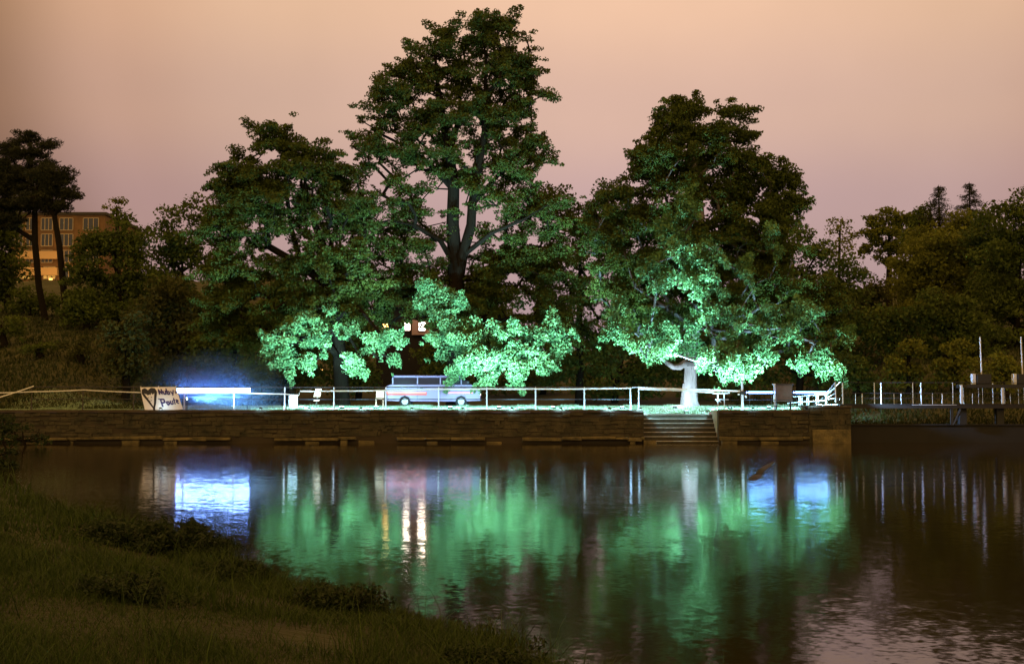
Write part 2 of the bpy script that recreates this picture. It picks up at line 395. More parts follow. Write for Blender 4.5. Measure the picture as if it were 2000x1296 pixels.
# ------------------------------------------------------------------ walls
YW = 56.3
def masonry(mb, x0, x1, z0, z1, y, rows, avg=.42):
    """irregular rubble: courses that wander, stones of mixed length and height"""
    zs = np.linspace(z0, z1, rows + 1)
    for i in range(rows):
        x = x0 - random.uniform(0, .2); ph = random.uniform(0, 6)
        while x < x1 - .02:
            w = random.choice((.35, .6, .9, 1.3, 1.8)) * avg * random.uniform(.8, 1.2); xe = min(x + w, x1); xs = max(x, x0)
            if xe - xs > .05:
                k = .035 * math.sin(xs * .8 + ph)
                za, zb = zs[i] + k + random.uniform(-.02, .03), zs[i + 1] + k + random.uniform(-.05, .015)
                d = random.uniform(.0, .075)
                if random.random() < .25 and w > .35:
                    zm = (za + zb) / 2
                    mb.box(xs + .008, xe - .008, y - d, y + .05, za, zm - .006, j=.014); mb.box(xs + .008, xe - .012, y - d * .6, y + .05, zm + .006, zb, j=.014)
                else: mb.box(xs + .008, xe - .008, y - d, y + .05, za, zb, j=.02)
            x = xe if xe > x0 else x + w
def wall(label, x0, x1, top, extra=None):
    t = thing('retaining_wall', label, 'wall', ((x0 + x1) / 2, YW, 0))
    MB().box(x0, x1, YW, YW + .46, -.6, top - .125).build('wall_core', M['mortar'], t)
    m = MB(); masonry(m, x0, x1, .30, top - .14, YW, 6); m.build('stonework', M['stone'], t, bevel=.012)
    c = MB(); x = x0
    while x < x1 - .05:
        xe = min(x + random.uniform(.8, 1.4), x1)
        c.box(x + .004, xe - .004, YW - .09, YW + .455, top - .12, top, j=.006); x = xe
    c.build('coping', M['coping'], t, bevel=.01)
    l = MB(); x = x0
    while x < x1 - .05:
        w = random.uniform(.3, 2.1); xe = min(x + w, x1)
        d = random.uniform(.13, .30); z_ = .27 + .03 * math.sin(x * .6) + random.uniform(-.03, .03)
        if random.random() < .94: l.box(x + .004, xe - .004, YW - d, YW - .001, z_ - random.uniform(.10, .16), z_, j=.03)
        if random.random() < .5: l.box(x + .1, x + .1 + w * .4, YW - d * .8, YW - .001, -.1, z_ - .17, j=.03)
        x = xe
    l.build('footing', M['stone_ledge'], t, bevel=.025)
    return t
wall('long low stone wall along the water, left of the steps', -26.5, XS0, 1.52)
rw = wall('short stone wall along the water between steps and deck', XS1, 13.55, 1.50)
t = thing('retaining_wall', 'raised stone abutment at the right end of the wall under the deck', 'wall', (14.5, YW, 0))
MB().box(13.56, XR - .02, YW - .03, YW + 1.6, -.6, 1.60).build('wall_core', M['stone'], t, bevel=.02)
MB().box(13.50, XR + .03, YW - .08, YW + 1.62, 1.60, 1.70).build('coping', M['coping'], t, bevel=.015)
m = MB(); masonry(m, 13.6, XR - .05, .34, 1.55, YW - .03, 5); m.build('stonework', M['stone'], t, bevel=.012)
MB().box(13.7, XR - .06, YW - .16, YW - .035, -.2, .62, j=.01).build('footing', M['stone_ledge'], t, bevel=.02)
# stairs
t = thing('stone_steps', 'flight of stone steps going down to the water through the wall', 'steps', (7.7, 57, 0))
a = MB(); b_ = MB()
for k in range(7):
    z = .10 + k * .2; y0 = 56.42 + k * .28
    a.box(XS0 + .002, XS1 - .002, y0 - .025, y0 + .30, z - .028, z, j=.002)
    b_.box(XS0 + .003, XS1 - .003, y0 + .004, y0 + 2.2 - k * .28, z - .2 if k else -.5, z - .031)
a.build('tread', M['step'], t); b_.build('riser', M['riser'], t)
for nm, xa, xb in (('side_wall', XS0 - .3, XS0 - .002), ('side_wall', XS1 + .002, XS1 + .3)):
    MB().box(xa, xb, YW + .47, 58.5, -.5, 1.50 if xa < 8 else 1.49).build(nm, M['step'], t, bevel=.015)
a = MB(); a.box(XS0 - .001, XS1 - .004, 58.37, 58.60, 1.10, 1.318); a.build('landing_slab', M['step'], t, bevel=.01)

# ------------------------------------------------------------------ railings
def wx(px, Y): return (px - 1000) / F * Y
YR = 56.66
def post(px, Y, z0, z1, parent, r=.030, m='post', name='post', lean=0):
    x = wx(px, Y)
    mb = MB(); mb.tube([(x, Y, z0), (x + lean, Y, z1)], r, 8)
    mb.tube([(x, Y, z0), (x, Y, z0 + .015)], r * 2.2, 8)
    return mb.build(name, M[m], parent, smooth=False)
def zz(py, Y): return P(1000, py, Y).z
t = thing('railing', 'long dark steel railing on the wall left of the steps', 'railing', (wx(650, YR), YR, 1.52))
for i, px in enumerate((63, 163, 262, 361, 458, 557, 653, 754, 857, 951, 1046, 1141, 1231)):
    post(px, YR, 1.52, zz(755.5, YR), t, m='post_dark' if px < 300 else 'post', r=.026 if px < 300 else .032)
for py, nm in ((755.5, 'top_rail'), (779, 'mid_rail')):
    MB().tube([(wx(0 if False else 63, YR) , YR - .0, zz(py, YR)), (wx(700, YR), YR, zz(py + .4, YR)), (wx(1231, YR), YR, zz(py + .4, YR))], .027 if py < 770 else .02, 8).build(nm, M['rail'], t)
t = thing('railing', 'single pale hoop rail at the left edge of the steps', 'railing', (wx(1247, YR), YR, 1.52))
post(1247, YR + .25, 1.52, zz(756, YR), t); 
MB().tube([(wx(1234.5, YR), YR + .06, zz(756, YR)), (wx(1247, YR), YR + .25, zz(756, YR))], .022, 8).build('top_rail', M['post'], t)
# right of steps
t = thing('railing', 'railing with two thin pale posts at the right edge of the steps', 'railing', (wx(1407, YR), YR, 1.5))
post(1401.5, YR, 1.50, zz(767.5, YR), t, r=.024); post(1413.8, YR, 1.5, zz(768, YR), t, r=.022)
MB().tube([(wx(1391, YR), YR - .02, zz(767.5, YR)), (wx(1403, YR), YR, zz(769, YR)), (wx(1425, YR), YR, zz(767, YR))], .018, 6).build('top_rail', M['post'], t)
MB().tube([(wx(1396, YR), YR - .02, zz(779.5, YR)), (wx(1422, YR), YR, zz(780, YR))], .018, 6).tube([(wx(1398, YR), YR - .03, zz(779.5, YR)), (wx(1400.5, YR), YR - .03, zz(785, YR))], .02, 6).tube([(wx(1402, YR), YR - .03, zz(780, YR)), (wx(1408, YR), YR - .03, zz(786, YR))], .018, 6).build('hook', M['post'], t)
t = thing('railing', 'low dark railing on the wall right of the steps', 'railing', (wx(1480, YR), YR, 1.5))
for py, nm in ((780.5, 'top_rail'), (793, 'low_rail')):
    MB().tube([(wx(1416, YR), YR + .04, zz(py, YR)), (wx(1578, YR), YR + .04, zz(py, YR))], .014, 6).build(nm, M['rail'], t)
for px in (1427, 1478, 1513, 1543, 1568): post(px, YR + .04, 1.50, zz(781, YR) if px == 1513 else zz(793, YR), t, r=.012, m='rail')
t = thing('wooden_post', 'tall white lit post with a dark clamp beside the steps', 'post', (wx(1448.5, YR), YR - .05, 1.5))
x = wx(1448.5, YR)
MB().box(x - .055, x + .055, YR - .11, YR, 1.50, zz(769, YR)).build('lower_post', M['post'], t, bevel=.01)
MB().box(x - .045, x + .045, YR - .10, YR - .02, zz(764, YR), zz(743.5, YR)).build('upper_post', M['post'], t, bevel=.01)
MB().box(x - .09, x + .09, YR - .14, YR + .03, zz(770, YR), zz(763.5, YR)).tube([(x - .13, YR - .05, zz(766, YR)), (x + .16, YR - .05, zz(766, YR))], .02, 6).build('clamp', M['black'], t, bevel=.005)
MB().box(x - .2, x - .12, YR - .1, YR - .03, zz(771, YR), zz(768, YR), j=.01).build('tape_knot', M['tape'], t)
MB().box(x + .12, x + .2, YR - .1, YR - .03, zz(776, YR), zz(772, YR), j=.01).build('tape_knot', M['tape'], t)

# light fittings ------------------------------------------------------
t = thing('light_bar', 'long glaring blue white strip light behind the railing beside the banner', 'strip light', (wx(419, 57.3), 57.3, 1.55))
xa, xb = wx(347, 57.3), wx(489, 57.3)
MB().box(xa - .05, xb + .05, 57.32, 57.52, zz(768, 57.3), zz(756.4, 57.3)).build('housing', M['housing'], t, bevel=.01)
MB().box(xa, xb, 57.27, 57.317, zz(767, 57.3), zz(757.6, 57.3)).build('diffuser', M['strip'], t)
MB().box(xa - .06, xb + .06, 57.315, 57.5, zz(756.2, 57.3), zz(754.8, 57.3)).build('hood', M['housing'], t)
for px in (353, 483): MB().tube([(wx(px, 57.3), 57.42, 1.5), (wx(px, 57.3), 57.42, zz(768.2, 57.3))], .025, 8).build('leg', M['housing'], t)
MB().box(xa + .3, xb - .5, 57.6, 58.1, zz(775, 57.6), zz(773.8, 57.6)).build('shelf', M['barrel'], t)
for nm, pa, pb, yy, py, lab in (('tube_light', 1457.5, 1512, 56.75, 766, 'glowing blue white tube between the tall post and the cabinet'),
                            ('tube_light', 1549.5, 1616, 57.4, 766, 'glowing blue white tube running right from the cabinet')):
    t = thing(nm, lab, 'tube light', (wx((pa + pb) / 2, yy), yy, zz(py, yy)), group=None)
    MB().tube([(wx(pa, yy), yy, zz(py, yy)), (wx(pb, yy), yy, zz(py, yy))], .038, 10).build('tube', M['bar'], t, smooth=True)
    for px in (pa + 2, pb - 2): MB().tube([(wx(px, yy) - .03, yy, zz(py, yy)), (wx(px, yy) + .03, yy, zz(py, yy))], .045, 10).build('end_cap', M['housing'], t)
    for px in (pa + 6, pb - 6): MB().tube([(wx(px, yy), yy + .03, 1.5), (wx(px, yy), yy + .03, zz(py, yy))], .01, 6).build('bracket', M['housing'], t)

def flood(px, Y, aim, watts, label, size=130, blend=.6, zup=.14, color=(.37, .80, 1.0), rad=.12, wide=1, z0=None, grp='floodlights on the lit grass', grass_fill=0, fs=1.0):
    x = wx(px, Y); z = z0 or 1.40
    t = thing('floodlight', label, 'floodlight', (x, Y, z), group=grp)
    d = (Vector(aim) - Vector((x, Y, z + zup))).normalized()
    c = Vector((x, Y, z + zup))
    rt_ = d.cross(Vector((0, 0, 1))).normalized(); up = rt_.cross(d)
    def obox(mb, a0, a1, b0, b1, c0, c1):
        base = len(mb.V)
        for i in (a0, a1):
            for j in (b0, b1):
                for k in (c0, c1): mb.V.append(tuple(c + rt_ * i + up * j + d * k))
        for f in ((0, 1, 3, 2), (4, 6, 7, 5), (0, 4, 5, 1), (2, 3, 7, 6), (0, 2, 6, 4), (1, 5, 7, 3)): mb.F.append([base + i for i in f])
        return mb
    obox(MB(), -.10 * fs, .10 * fs, -.06 * fs, .06 * fs, -.07 * fs, -.01).build('housing', M['housing'], t, bevel=.01)
    obox(MB(), -.085 * fs, .085 * fs, -.045 * fs, .045 * fs, -.009, -.003).build('lens', M['lens'], t)
    mb = MB()
    for s in (-1, 1): mb.tube([c + rt_ * .112 * fs * s, Vector((x, Y, z)) + rt_ * .112 * fs * s], .012, 6)
    mb.tube([Vector((x, Y, z + .012)) - rt_ * .115 * fs, Vector((x, Y, z + .012)) + rt_ * .115 * fs], .012, 6)
    if Y < 56.1: mb.tube([Vector((x, Y, z + .012)), Vector((x, YW - .05, z + .012)), Vector((x, YW - .05, z + .10))], .014, 6)
    mb.build('bracket', M['housing'], t)
    ld = bpy.data.lights.new('lamp', 'SPOT'); ld.energy = watts; ld.color = color; ld.spot_size = R(size); ld.spot_blend = blend; ld.shadow_soft_size = rad
    lo = bpy.data.objects.new('lamp', ld); link(lo, t); lo.location = c + d * .14 - Vector(t.location)
    lo.rotation_euler = d.to_track_quat('-Z', 'Y').to_euler(); lo.scale = (1, wide, 1)
    if grass_fill:
        l2 = bpy.data.lights.new('grass_fill_lamp', 'SPOT'); l2.energy = grass_fill; l2.color = color; l2.spot_size = R(158); l2.spot_blend = .5; l2.shadow_soft_size = .06
        o2 = bpy.data.objects.new('grass_fill_lamp', l2); link(o2, t); o2.location = Vector((0, 0, .85)); o2.rotation_euler = Vector((0, .55, -1)).to_track_quat('-Z', 'Y').to_euler()  # bare light added above the fixture to brighten the grass
    return t
# strong ones on the grass light the trees, weak ones on the wall edge light railing, tape and grass
YB = 57.6
FL = [(590, P(575, 690, 62), 3200, 'floodlight on the grass behind the pale barrel'), (668, P(650, 650, 62.5), 5200, 'floodlight on the grass in front of the left trunk'),
      (735, P(745, 680, 63), 2600, 'floodlight on the grass just left of the van'), (880, P(880, 640, 62), 4200, 'floodlight on the grass in front of the van'),
      (975, P(985, 680, 61.5), 9500, 'floodlight on the grass under the brightest low branches'), (1080, P(1070, 650, 62.5), 2600, 'floodlight on the grass right of the tall tree'),
      (1215, P(1220, 630, 60.5), 4200, 'floodlight on the grass left of the steps'), (1425, P(1385, 640, 60), 6000, 'floodlight on the grass behind the right corner of the steps'),
      (1500, P(1490, 650, 60.3), 4200, 'floodlight on the grass left of the cabinet'), (1600, P(1595, 660, 60.3), 3200, 'floodlight behind the raised abutment')]
for a_, b2, w_, l_ in FL: flood(a_, YB, b2, w_ * 2.0, l_, size=122, blend=1, wide=.36, z0=float(height(wx(a_, YB), YB)) if a_ < 1590 else 1.62, grass_fill=2000)
flood(1340, 58.5, P(1335, 480, 59.3), 24000, 'floodlight aimed high into the right tree', size=58, blend=1, z0=1.34)
flood(1318, 60.3, P(1348, 745, 63.2), 1500, 'floodlight on the grass lighting the pale trunk', size=80, blend=.8, color=(.6, .82, 1), z0=float(height(wx(1318, 60.3), 60.3)), grass_fill=500)
for a_, w_, l_ in ((315, 8, 'small added lamp below the banner, brightening the cloth'), (510, 70, 'small lamp on the wall edge right of the strip light'), (605, 110, 'small lamp on the wall edge left of the leaning board'), (705, 70, 'small lamp on the wall edge left of the chair'),  # lamp under the banner is added to brighten its cloth
                   (805, 120, 'small lamp on the wall edge in front of the left half of the van'), (905, 140, 'small lamp on the wall edge in front of the right half of the van'), (1000, 150, 'small lamp on the wall edge under the lowest lit branches'), (1095, 130, 'small lamp on the wall edge right of the tall tree'),
                   (1190, 230, 'small lamp on the wall edge near the steps'), (1250, 200, 'small lamp on the wall corner left of the steps'), (1400, 420, 'small lamp on the wall corner right of the steps'), (1470, 60, 'small lamp on the wall edge below the left tube light'), (1590, 60, 'small lamp on the abutment below the right tube light')):
    flood(a_, 56.0, (wx(a_, 56), 57.5, 2.15) if a_ != 1400 else (wx(1395, 56), 56.5, 4), w_, l_, size=170 if a_ != 1400 else 128, blend=.3, z0=1.47 if a_ < 1580 else 1.66, grp='small lamps on the wall edge', fs=.55)
flood(1638, 56.25, (24, 56.9, 2.6), 3400, 'floodlight on the abutment pointing along the footbridge', size=50, blend=.6, zup=.3, color=(.36, .6, 1), z0=1.70)
flood(366, 56.3, (6, 56.55, 2.1), 12000, 'floodlight beside the banner pointing along the railing', size=30, blend=.6, zup=.5, color=(.5, .78, 1), z0=1.525)

# ------------------------------------------------------------------ barrier tape
def ribbon(pts, hgt, name, label, thick=.004, sag=0):
    V = []; n = len(pts)
    for p in pts:
        V += [(p[0], p[1], p[2] - hgt / 2), (p[0], p[1], p[2] + hgt / 2), (p[0], p[1] + thick, p[2] + hgt / 2), (p[0], p[1] + thick, p[2] - hgt / 2)]
    Fc = []
    for i in range(n - 1):
        for k in range(4): Fc.append([4 * i + k, 4 * i + (k + 1) % 4, 4 * i + 4 + (k + 1) % 4, 4 * i + 4 + k])
    Fc.append([0, 3, 2, 1]); Fc.append([4 * n - 4, 4 * n - 3, 4 * n - 2, 4 * n - 1])
    o = npmesh(name, V, [4] * len(Fc), [i for f in Fc for i in f], M['tape'])
    return tag(o, label, 'barrier tape')
def tp(l, Y, wig=.0):
    out = []
    for (a, b), (c, d) in zip(l[:-1], l[1:]):
        k = max(2, int((c - a) / 12))
        for i in range(k):
            s = i / k; out.append(P(a + (c - a) * s, b + (d - b) * s + .5 * math.sin(math.pi * s), Y + .03 * math.sin(a + s * 7)))
    out.append(P(*l[-1], Y)); return out
YT = YR - .06
ribbon(tp([(-30, 767), (63, 764.5), (163, 761), (275, 766)], YT), .045, 'barrier_tape', 'dim white tape strung level along the railing left of the banner')
ribbon(tp([(-40, 783), (0, 775), (66, 753.5)], YT - .05), .05, 'barrier_tape', 'dim white tape slanting up to the leftmost railing post')
ribbon(tp([(350, 768), (458, 766.5), (557, 769), (584, 771.5)], YT), .05, 'barrier_tape', 'bright white tape between the banner and the pale barrel')
ribbon(tp([(584, 771), (586, 763.5), (653, 763), (754, 762), (857, 759.5), (951, 759), (1046, 759), (1141, 759), (1233, 757.5)], YT), .06, 'barrier_tape', 'long bright white tape along the railing up to the steps')
ribbon(tp([(1246, 756.3), (1310, 758.5), (1380, 761), (1446, 763.5)], YT), .075, 'barrier_tape', 'upper bright tape across the top of the steps to the tall post')
ribbon(tp([(1246, 759.5), (1340, 762.5), (1392, 766), (1412, 767.2)], YT + .1), .055, 'barrier_tape', 'lower bright tape across the top of the steps')

# ------------------------------------------------------------------ banner
def banner():
    Yb = YR - .12
    TL, TR, BR, BL = [P(a, b, Yb) for a, b in ((273.5, 756), (343.5, 755), (357.5, 799), (283.5, 803.5))]
    t = thing('banner', 'white cloth banner with a painted heart face and purple lettering tied to the railing', 'banner', BL)
    def pt(u, v, off=0):      # u right, v down
        a = TL.lerp(TR, u); b = BL.lerp(BR, u); p = a.lerp(b, v)
        return Vector((p.x, Yb + .02 * math.sin(u * 11) * (.3 + v) + .012 * math.sin(v * 9 + u * 5) + off, p.z + .02 * v * math.sin(u * 7)))
    nu, nv = 40, 20; V = []; lp = []
    for i in range(nu + 1):
        for j in range(nv + 1): V.append(pt(i / nu, j / nv))
    for i in range(nu + 1):
        for j in range(nv + 1): V.append(pt(i / nu, j / nv, .008))
    K = (nu + 1) * (nv + 1)
    for i in range(nu):
        for j in range(nv):
            a = i * (nv + 1) + j
            lp += [a, a + 1, a + nv + 2, a + nv + 1]; lp += [K + a, K + a + nv + 1, K + a + nv + 2, K + a + 1]
    npmesh('cloth', V, [4] * (len(lp) // 4), lp, M['cloth'], t, smooth=True)
    def strokes(lines, name, m):
        V = []; Fc = []
        for ln in lines:
            w = ln[0]; pts = ln[1]
            P2 = []
            for (a, b) in zip(pts[:-1], pts[1:]):
                for s in range(4): P2.append((a[0] + (b[0] - a[0]) * s / 4, a[1] + (b[1] - a[1]) * s / 4))
            P2.append(pts[-1])
            ws = w if isinstance(w, (list, tuple)) else None
            base = len(V)
            for i, (u, v) in enumerate(P2):
                q0 = P2[max(i - 1, 0)]; q1 = P2[min(i + 1, len(P2) - 1)]
                dx, dy = (q1[0] - q0[0]) * 1.6, (q1[1] - q0[1]); l = math.hypot(dx, dy) or 1
                nx, ny = -dy / l, dx / l
                wi = w if ws is None else w[0] + (w[1] - w[0]) * i / (len(P2) - 1)
                V += [pt(u + nx * wi / 1.6, v + ny * wi, -.006), pt(u - nx * wi / 1.6, v - ny * wi, -.006)]
            for i in range(len(P2) - 1):
                Fc.append([base + 2 * i, base + 2 * i + 1, base + 2 * i + 3, base + 2 * i + 2])
        npmesh(name, V, [4] * len(Fc), [i for f in Fc for i in f], m, t)
    heart_r = [(.21, .30), (.24, .17), (.31, .09), (.38, .10), (.41, .20), (.38, .34), (.345, .50), (.31, .68), (.27, .82), (.245, .97)]
    heart_l = [(.20, .32), (.17, .18), (.12, .10), (.06, .14), (.045, .26), (.08, .38), (.13, .52), (.17, .66), (.21, .80), (.245, .90)]
    strokes([((.075, .035), heart_r), ((.075, .03), heart_l), (.06, [(.07, .16), (.12, .22), (.15, .27)]), (.07, [(.38, .16), (.33, .2), (.28, .26)]),
             (.045, [(.235, .88), (.255, 1.0)])], 'heart_drawing', M['ink'])
    strokes([(.020, [(.15, .43), (.17, .45)])], 'eye_drawing', M['ink']); strokes([(.020, [(.245, .42), (.265, .44)])], 'eye_drawing', M['ink']); strokes([(.008, [(.16, .56), (.20, .58), (.25, .55)])], 'mouth_drawing', M['ink']); strokes([(.006, [(.205, .47), (.20, .51)])], 'nose_drawing', M['ink'])
    up = [(.034, [(.50, .32), (.49, .10), (.57, .30), (.575, .08)]), (.032, [(.61, .16), (.62, .30), (.67, .30), (.68, .14)]), (.03, [(.71, .06), (.72, .32), (.77, .30), (.77, .2), (.72, .19)]),
          (.028, [(.81, .18), (.85, .30)]), (.026, [(.90, .14), (.84, .38)]), (.024, [(.93, .2), (.97, .22), (.93, .3)])]
    dn = [(.036, [(.50, .84), (.48, .52), (.57, .52), (.58, .64), (.50, .68)]), (.034, [(.66, .60), (.62, .66), (.65, .76), (.70, .70), (.67, .60)]), (.03, [(.73, .58), (.74, .74), (.79, .73), (.79, .58)]),
          (.028, [(.84, .48), (.84, .76)]), (.024, [(.81, .57), (.88, .57)]), (.028, [(.89, .66), (.95, .62), (.91, .56), (.89, .68), (.95, .74)]), (.02, [(.42, .50), (.50, .51)])]
    strokes(up + dn, 'lettering', M['inkp'])
    for u in (.01, .5, .99):
        p = pt(u, .01); MB().tube([p + Vector((0, .0, -.02)), p + Vector((0, .08, .06)), p + Vector((0, .14, .0))], .01, 6).build('tie', M['tape'], t)
banner()

# ------------------------------------------------------------------ small things on the terrace
t = thing('notice_board', 'pinkish leaning wooden board standing behind the railing', 'board', P(618, 795, 61))
def slab(pts, y0, y1): return MB().prism([(p.x, p.z) for p in pts], y0, y1)
slab([P(612, 774.5, 61), P(625.5, 774.5, 61), P(628, 758.5, 61), P(617, 758.5, 61)], 61, 61.04).build('upper_board', M['wood'], t)
slab([P(612, 783, 61), P(623.5, 783, 61), P(624.5, 778.5, 61), P(613.5, 778.5, 61)], 61, 61.04).build('lower_board', M['wood'], t)
MB().tube([P(617, 797, 61.06), P(622, 760, 61.06)], .03, 6).build('post', M['post_dark'], t)
t = thing('barrel', 'pale barrel with dark marks standing behind the railing near the banner', 'barrel', (wx(573, 58.6), 58.6, 1.5))
bx_, bz = wx(573, 58.6), float(height(wx(573, 58.6), 58.6))
MB().lathe((bx_, 58.6, bz), [(.19, 0), (.215, .04), (.22, .2), (.225, .22), (.22, .24), (.22, .44), (.225, .46), (.22, .48), (.20, .64), (.19, .66)], 20).build('drum', M['barrel'], t, smooth=False)
MB().lathe((bx_, 58.6, bz), [(.17, .663), (.17, .70), (.05, .71), (.05, .74)], 16).build('lid', M['housing'], t)
MB().box(bx_ - .08, bx_ + .09, 58.36, 58.375, bz + .14, bz + .19).box(bx_ - .05, bx_ + .09, 58.36, 58.375, bz + .26, bz + .31).box(bx_ + .02, bx_ + .07, 58.36, 58.375, bz + .36, bz + .42).build('marking', M['inkp'], t)
t = thing('control_cabinet', 'brown metal control cabinet with an overhanging lid behind the wall', 'cabinet', (wx(1531, 57.2), 57.2, 1.5))
Yc = 57.0
MB().box(wx(1514, Yc), wx(1547, Yc), Yc, Yc + .45, zz(784, Yc), zz(750.4, Yc)).build('body', M['cabinet'], t, bevel=.01)
MB().box(wx(1510.5, Yc), wx(1551, Yc), Yc - .06, Yc + .5, zz(750.2, Yc), zz(748.6, Yc)).build('lid', M['coping'], t, bevel=.006)
for px in (1517, 1544): MB().box(wx(px, Yc) - .03, wx(px, Yc) + .03, Yc + .1, Yc + .2, 1.48, zz(784.2, Yc)).build('leg', M['black'], t)
MB().box(wx(1516.5, Yc), wx(1544.5, Yc), Yc - .016, Yc - .003, zz(782, Yc), zz(752.5, Yc)).build('door', M['cabinet'], t, bevel=.004)
t = thing('wooden_post', 'short pale post touching the left side of the cabinet', 'post', (wx(1512.5, 56.8), 56.8, 1.5))
MB().box(wx(1510.8, 56.8), wx(1514, 56.8), 56.78, 56.86, 1.5, zz(749.5, 56.8)).build('upright', M['post'], t, bevel=.008)
MB().box(wx(1508.8, 56.8), wx(1514, 56.8), 56.765, 56.875, zz(751.4, 56.8), zz(748.8, 56.8)).build('cap', M['post'], t)

# stair rail up to the deck
t = thing('handrail', 'pale handrail climbing to the deck behind the raised abutment', 'handrail', (wx(1600, 58), 58, 1.6))
def tb(name, l, r, m='post'): return MB().tube([P(*p) for p in l], r, 7).build(name, M[m], t)
tb('top_rail', [(1550, 774.5, 60.5), (1590, 771, 58.8), (1616, 769, 57.8)], .028)
tb('mid_rail', [(1538, 787, 60.8), (1590, 783, 58.8), (1614, 782, 57.8)], .028)
tb('stair_rail', [(1615.5, 766, 57.8), (1631, 746.5, 57.3), (1632.5, 786, 57.3)], .034)
tb('inner_rail', [(1617, 775.5, 57.8), (1631.5, 767.5, 57.3)], .02)
tb('lower_rail', [(1617, 779, 57.8), (1631.5, 777.5, 57.3)], .018)
tb('foot_rail', [(1600, 791, 57.8), (1637, 789.5, 57.3)], .02)
for a_, b2, y in ((1560.5, 773, 60), (1563.5, 773, 60), (1566.5, 773, 60), (1576, 772, 59.5), (1579.5, 772, 59.5), (1594.5, 771, 58.6), (1598, 771, 58.6), (1614, 768, 57.8)):
    tb('post', [(a_, b2, y), (a_, 791, y)], .02)
t = thing('handrail', 'dark stair stringer with a thin rail slanting up behind the pale handrail', 'handrail', (wx(1620, 58.8), 58.8, 1.6))
tb('stringer', [(1592, 791, 58.8), (1630, 757, 58.2)], .05, 'black'); tb('rail', [(1630, 757, 58.2), (1641, 745.5, 58.0)], .02)

# ------------------------------------------------------------------ deck / sluice on the right
YD = 57.0
t = thing('weir_wall', 'dark mottled weir wall under the deck at the right', 'weir', (28, 57.6, 0))
MB().box(XR + .02, 60, 57.3, 57.7, -.55, .80).build('wall_face', M['weir'], t)
MB().box(XR + .02, 60, 57.22, 57.72, .80, .85).build('crest', M['weir'], t)
t = thing('footbridge', 'dark timber deck bridging the weir at the right edge of the pond', 'bridge', (20, YD, 1.6))
x0 = wx(1640, YD)
MB().box(x0, 40, YD - .04, YD + .08, zz(797, YD), zz(789.6, YD)).build('front_beam', M['deck'], t)
MB().box(x0, 40, YD + 1.3, YD + 1.42, zz(797, YD), zz(789.6, YD)).build('back_beam', M['deck'], t)
m = MB(); x = x0
while x < 40: m.box(x + .006, x + .18, YD - .06, YD + 1.44, zz(789.4, YD), zz(788.0, YD)); x += .19
m.build('planking', M['deck'], t)
for px, wd in ((1884, .16), (1957, .17), (2036, .17)):
    MB().box(wx(px, YD) - wd, wx(px, YD) + wd, YD + .3, YD + .6, .851, zz(797.1, YD)).build('pier', M['black'], t)
MB().box(wx(1855, YD), wx(1860, YD), YD, YD + .1, .80, zz(797.1, YD)).build('strut', M['black'], t)
MB().tube([P(1862, 829, YD + .05), P(1876, 798, YD + .05)], .07, 6).build('brace', M['black'], t)
MB().box(wx(1648, YD - .6), wx(1652.5, YD - .6), YD - .62, YD - .5, zz(799, YD - .6), zz(792, YD - .6)).box(wx(1648.5, YD - .6), wx(1653, YD - .6), YD - .62, YD - .5, zz(806.5, YD - .6), zz(800, YD - .6)).build('end_plate', M['post'], t)
MB().box(wx(1779, YD), wx(1866, YD), YD - .075, YD - .062, zz(790.8, YD), zz(790.0, YD)).build('edge_strip', M['post'], t)
def deckrail(label, posts, shorts, Y, r):
    t = thing('railing', label, 'railing', (20, Y, 1.75))
    for px in posts: post(px, Y, zz(788.5, YD), zz(747, Y), t, r=r)
    for px in shorts: post(px, Y, zz(788.5, YD), zz(768, Y), t, r=r * .7, name='baluster')
    for py, nm in ((746.5, 'top_rail'), (767.5, 'mid_rail'), (777.5, 'low_rail')):
        MB().tube([(wx(1645, Y), Y, zz(py, Y)), (wx(2200, Y), Y, zz(py, Y))], .012, 6).build(nm, M['rail'], t)
deckrail('nearer deck railing with blue lit posts on the footbridge', (1645, 1720, 1798, 2036, 2115), (1683, 1759, 1839), YD, .032)
deckrail('farther deck railing with thin grey posts on the footbridge', (1707, 1782, 1860, 1938, 2016), (1670, 1745, 1820, 1898, 1972), YD + 1.35, .024)
t = thing('sluice_gantry', 'black steel sluice gantry with pale uprights standing on the footbridge', 'sluice', (22, YD, 1.75))
MB().box(wx(1877, YD), 33, YD - .02, YD + .7, zz(757, YD), zz(750.5, YD)).build('cross_beam', M['black'], t)
for px, w_ in ((1876.5, .05), (1956.5, .05), (2036, .05)):
    MB().box(wx(px, YD) - w_, wx(px, YD) + w_, YD - .05, YD + .05, zz(788, YD), zz(757.1, YD) if px > 1900 else zz(751, YD)).build('upright', M['post'], t, bevel=.008)
for px in (1881, 1910, 1918, 1961, 1988, 1999): post(px, YD + .5, zz(788, YD), zz(757.1, YD), t, r=.014, name='rod')
for px, lab in ((1914, 'black sluice gear box with a tall pale spindle, left one of two'), (1994, 'black sluice gear box with a tall pale spindle cut by the right picture edge'), ):
    t = thing('sluice_hoist', lab, 'sluice gear', (wx(px + 8, YD), YD + .3, zz(750, YD)), group='sluice gear boxes on the frame')
    MB().box(wx(px - 5, YD), wx(px + 23, YD), YD + .05, YD + .55, zz(750.4, YD), zz(730, YD)).build('gear_box', M['black'], t, bevel=.015)
    MB().tube([P(px + 3, 730, YD + .3), P(px, 657.5, YD + .3)], .036, 8).build('spindle', M['post'], t)
    MB().box(wx(px - 13, YD), wx(px - 6.5, YD), YD + .1, YD + .4, zz(750.3, YD), zz(729.5, YD)).build('lit_side', M['post'], t, bevel=.02)  # pale block stands for the lit left face of the gear box

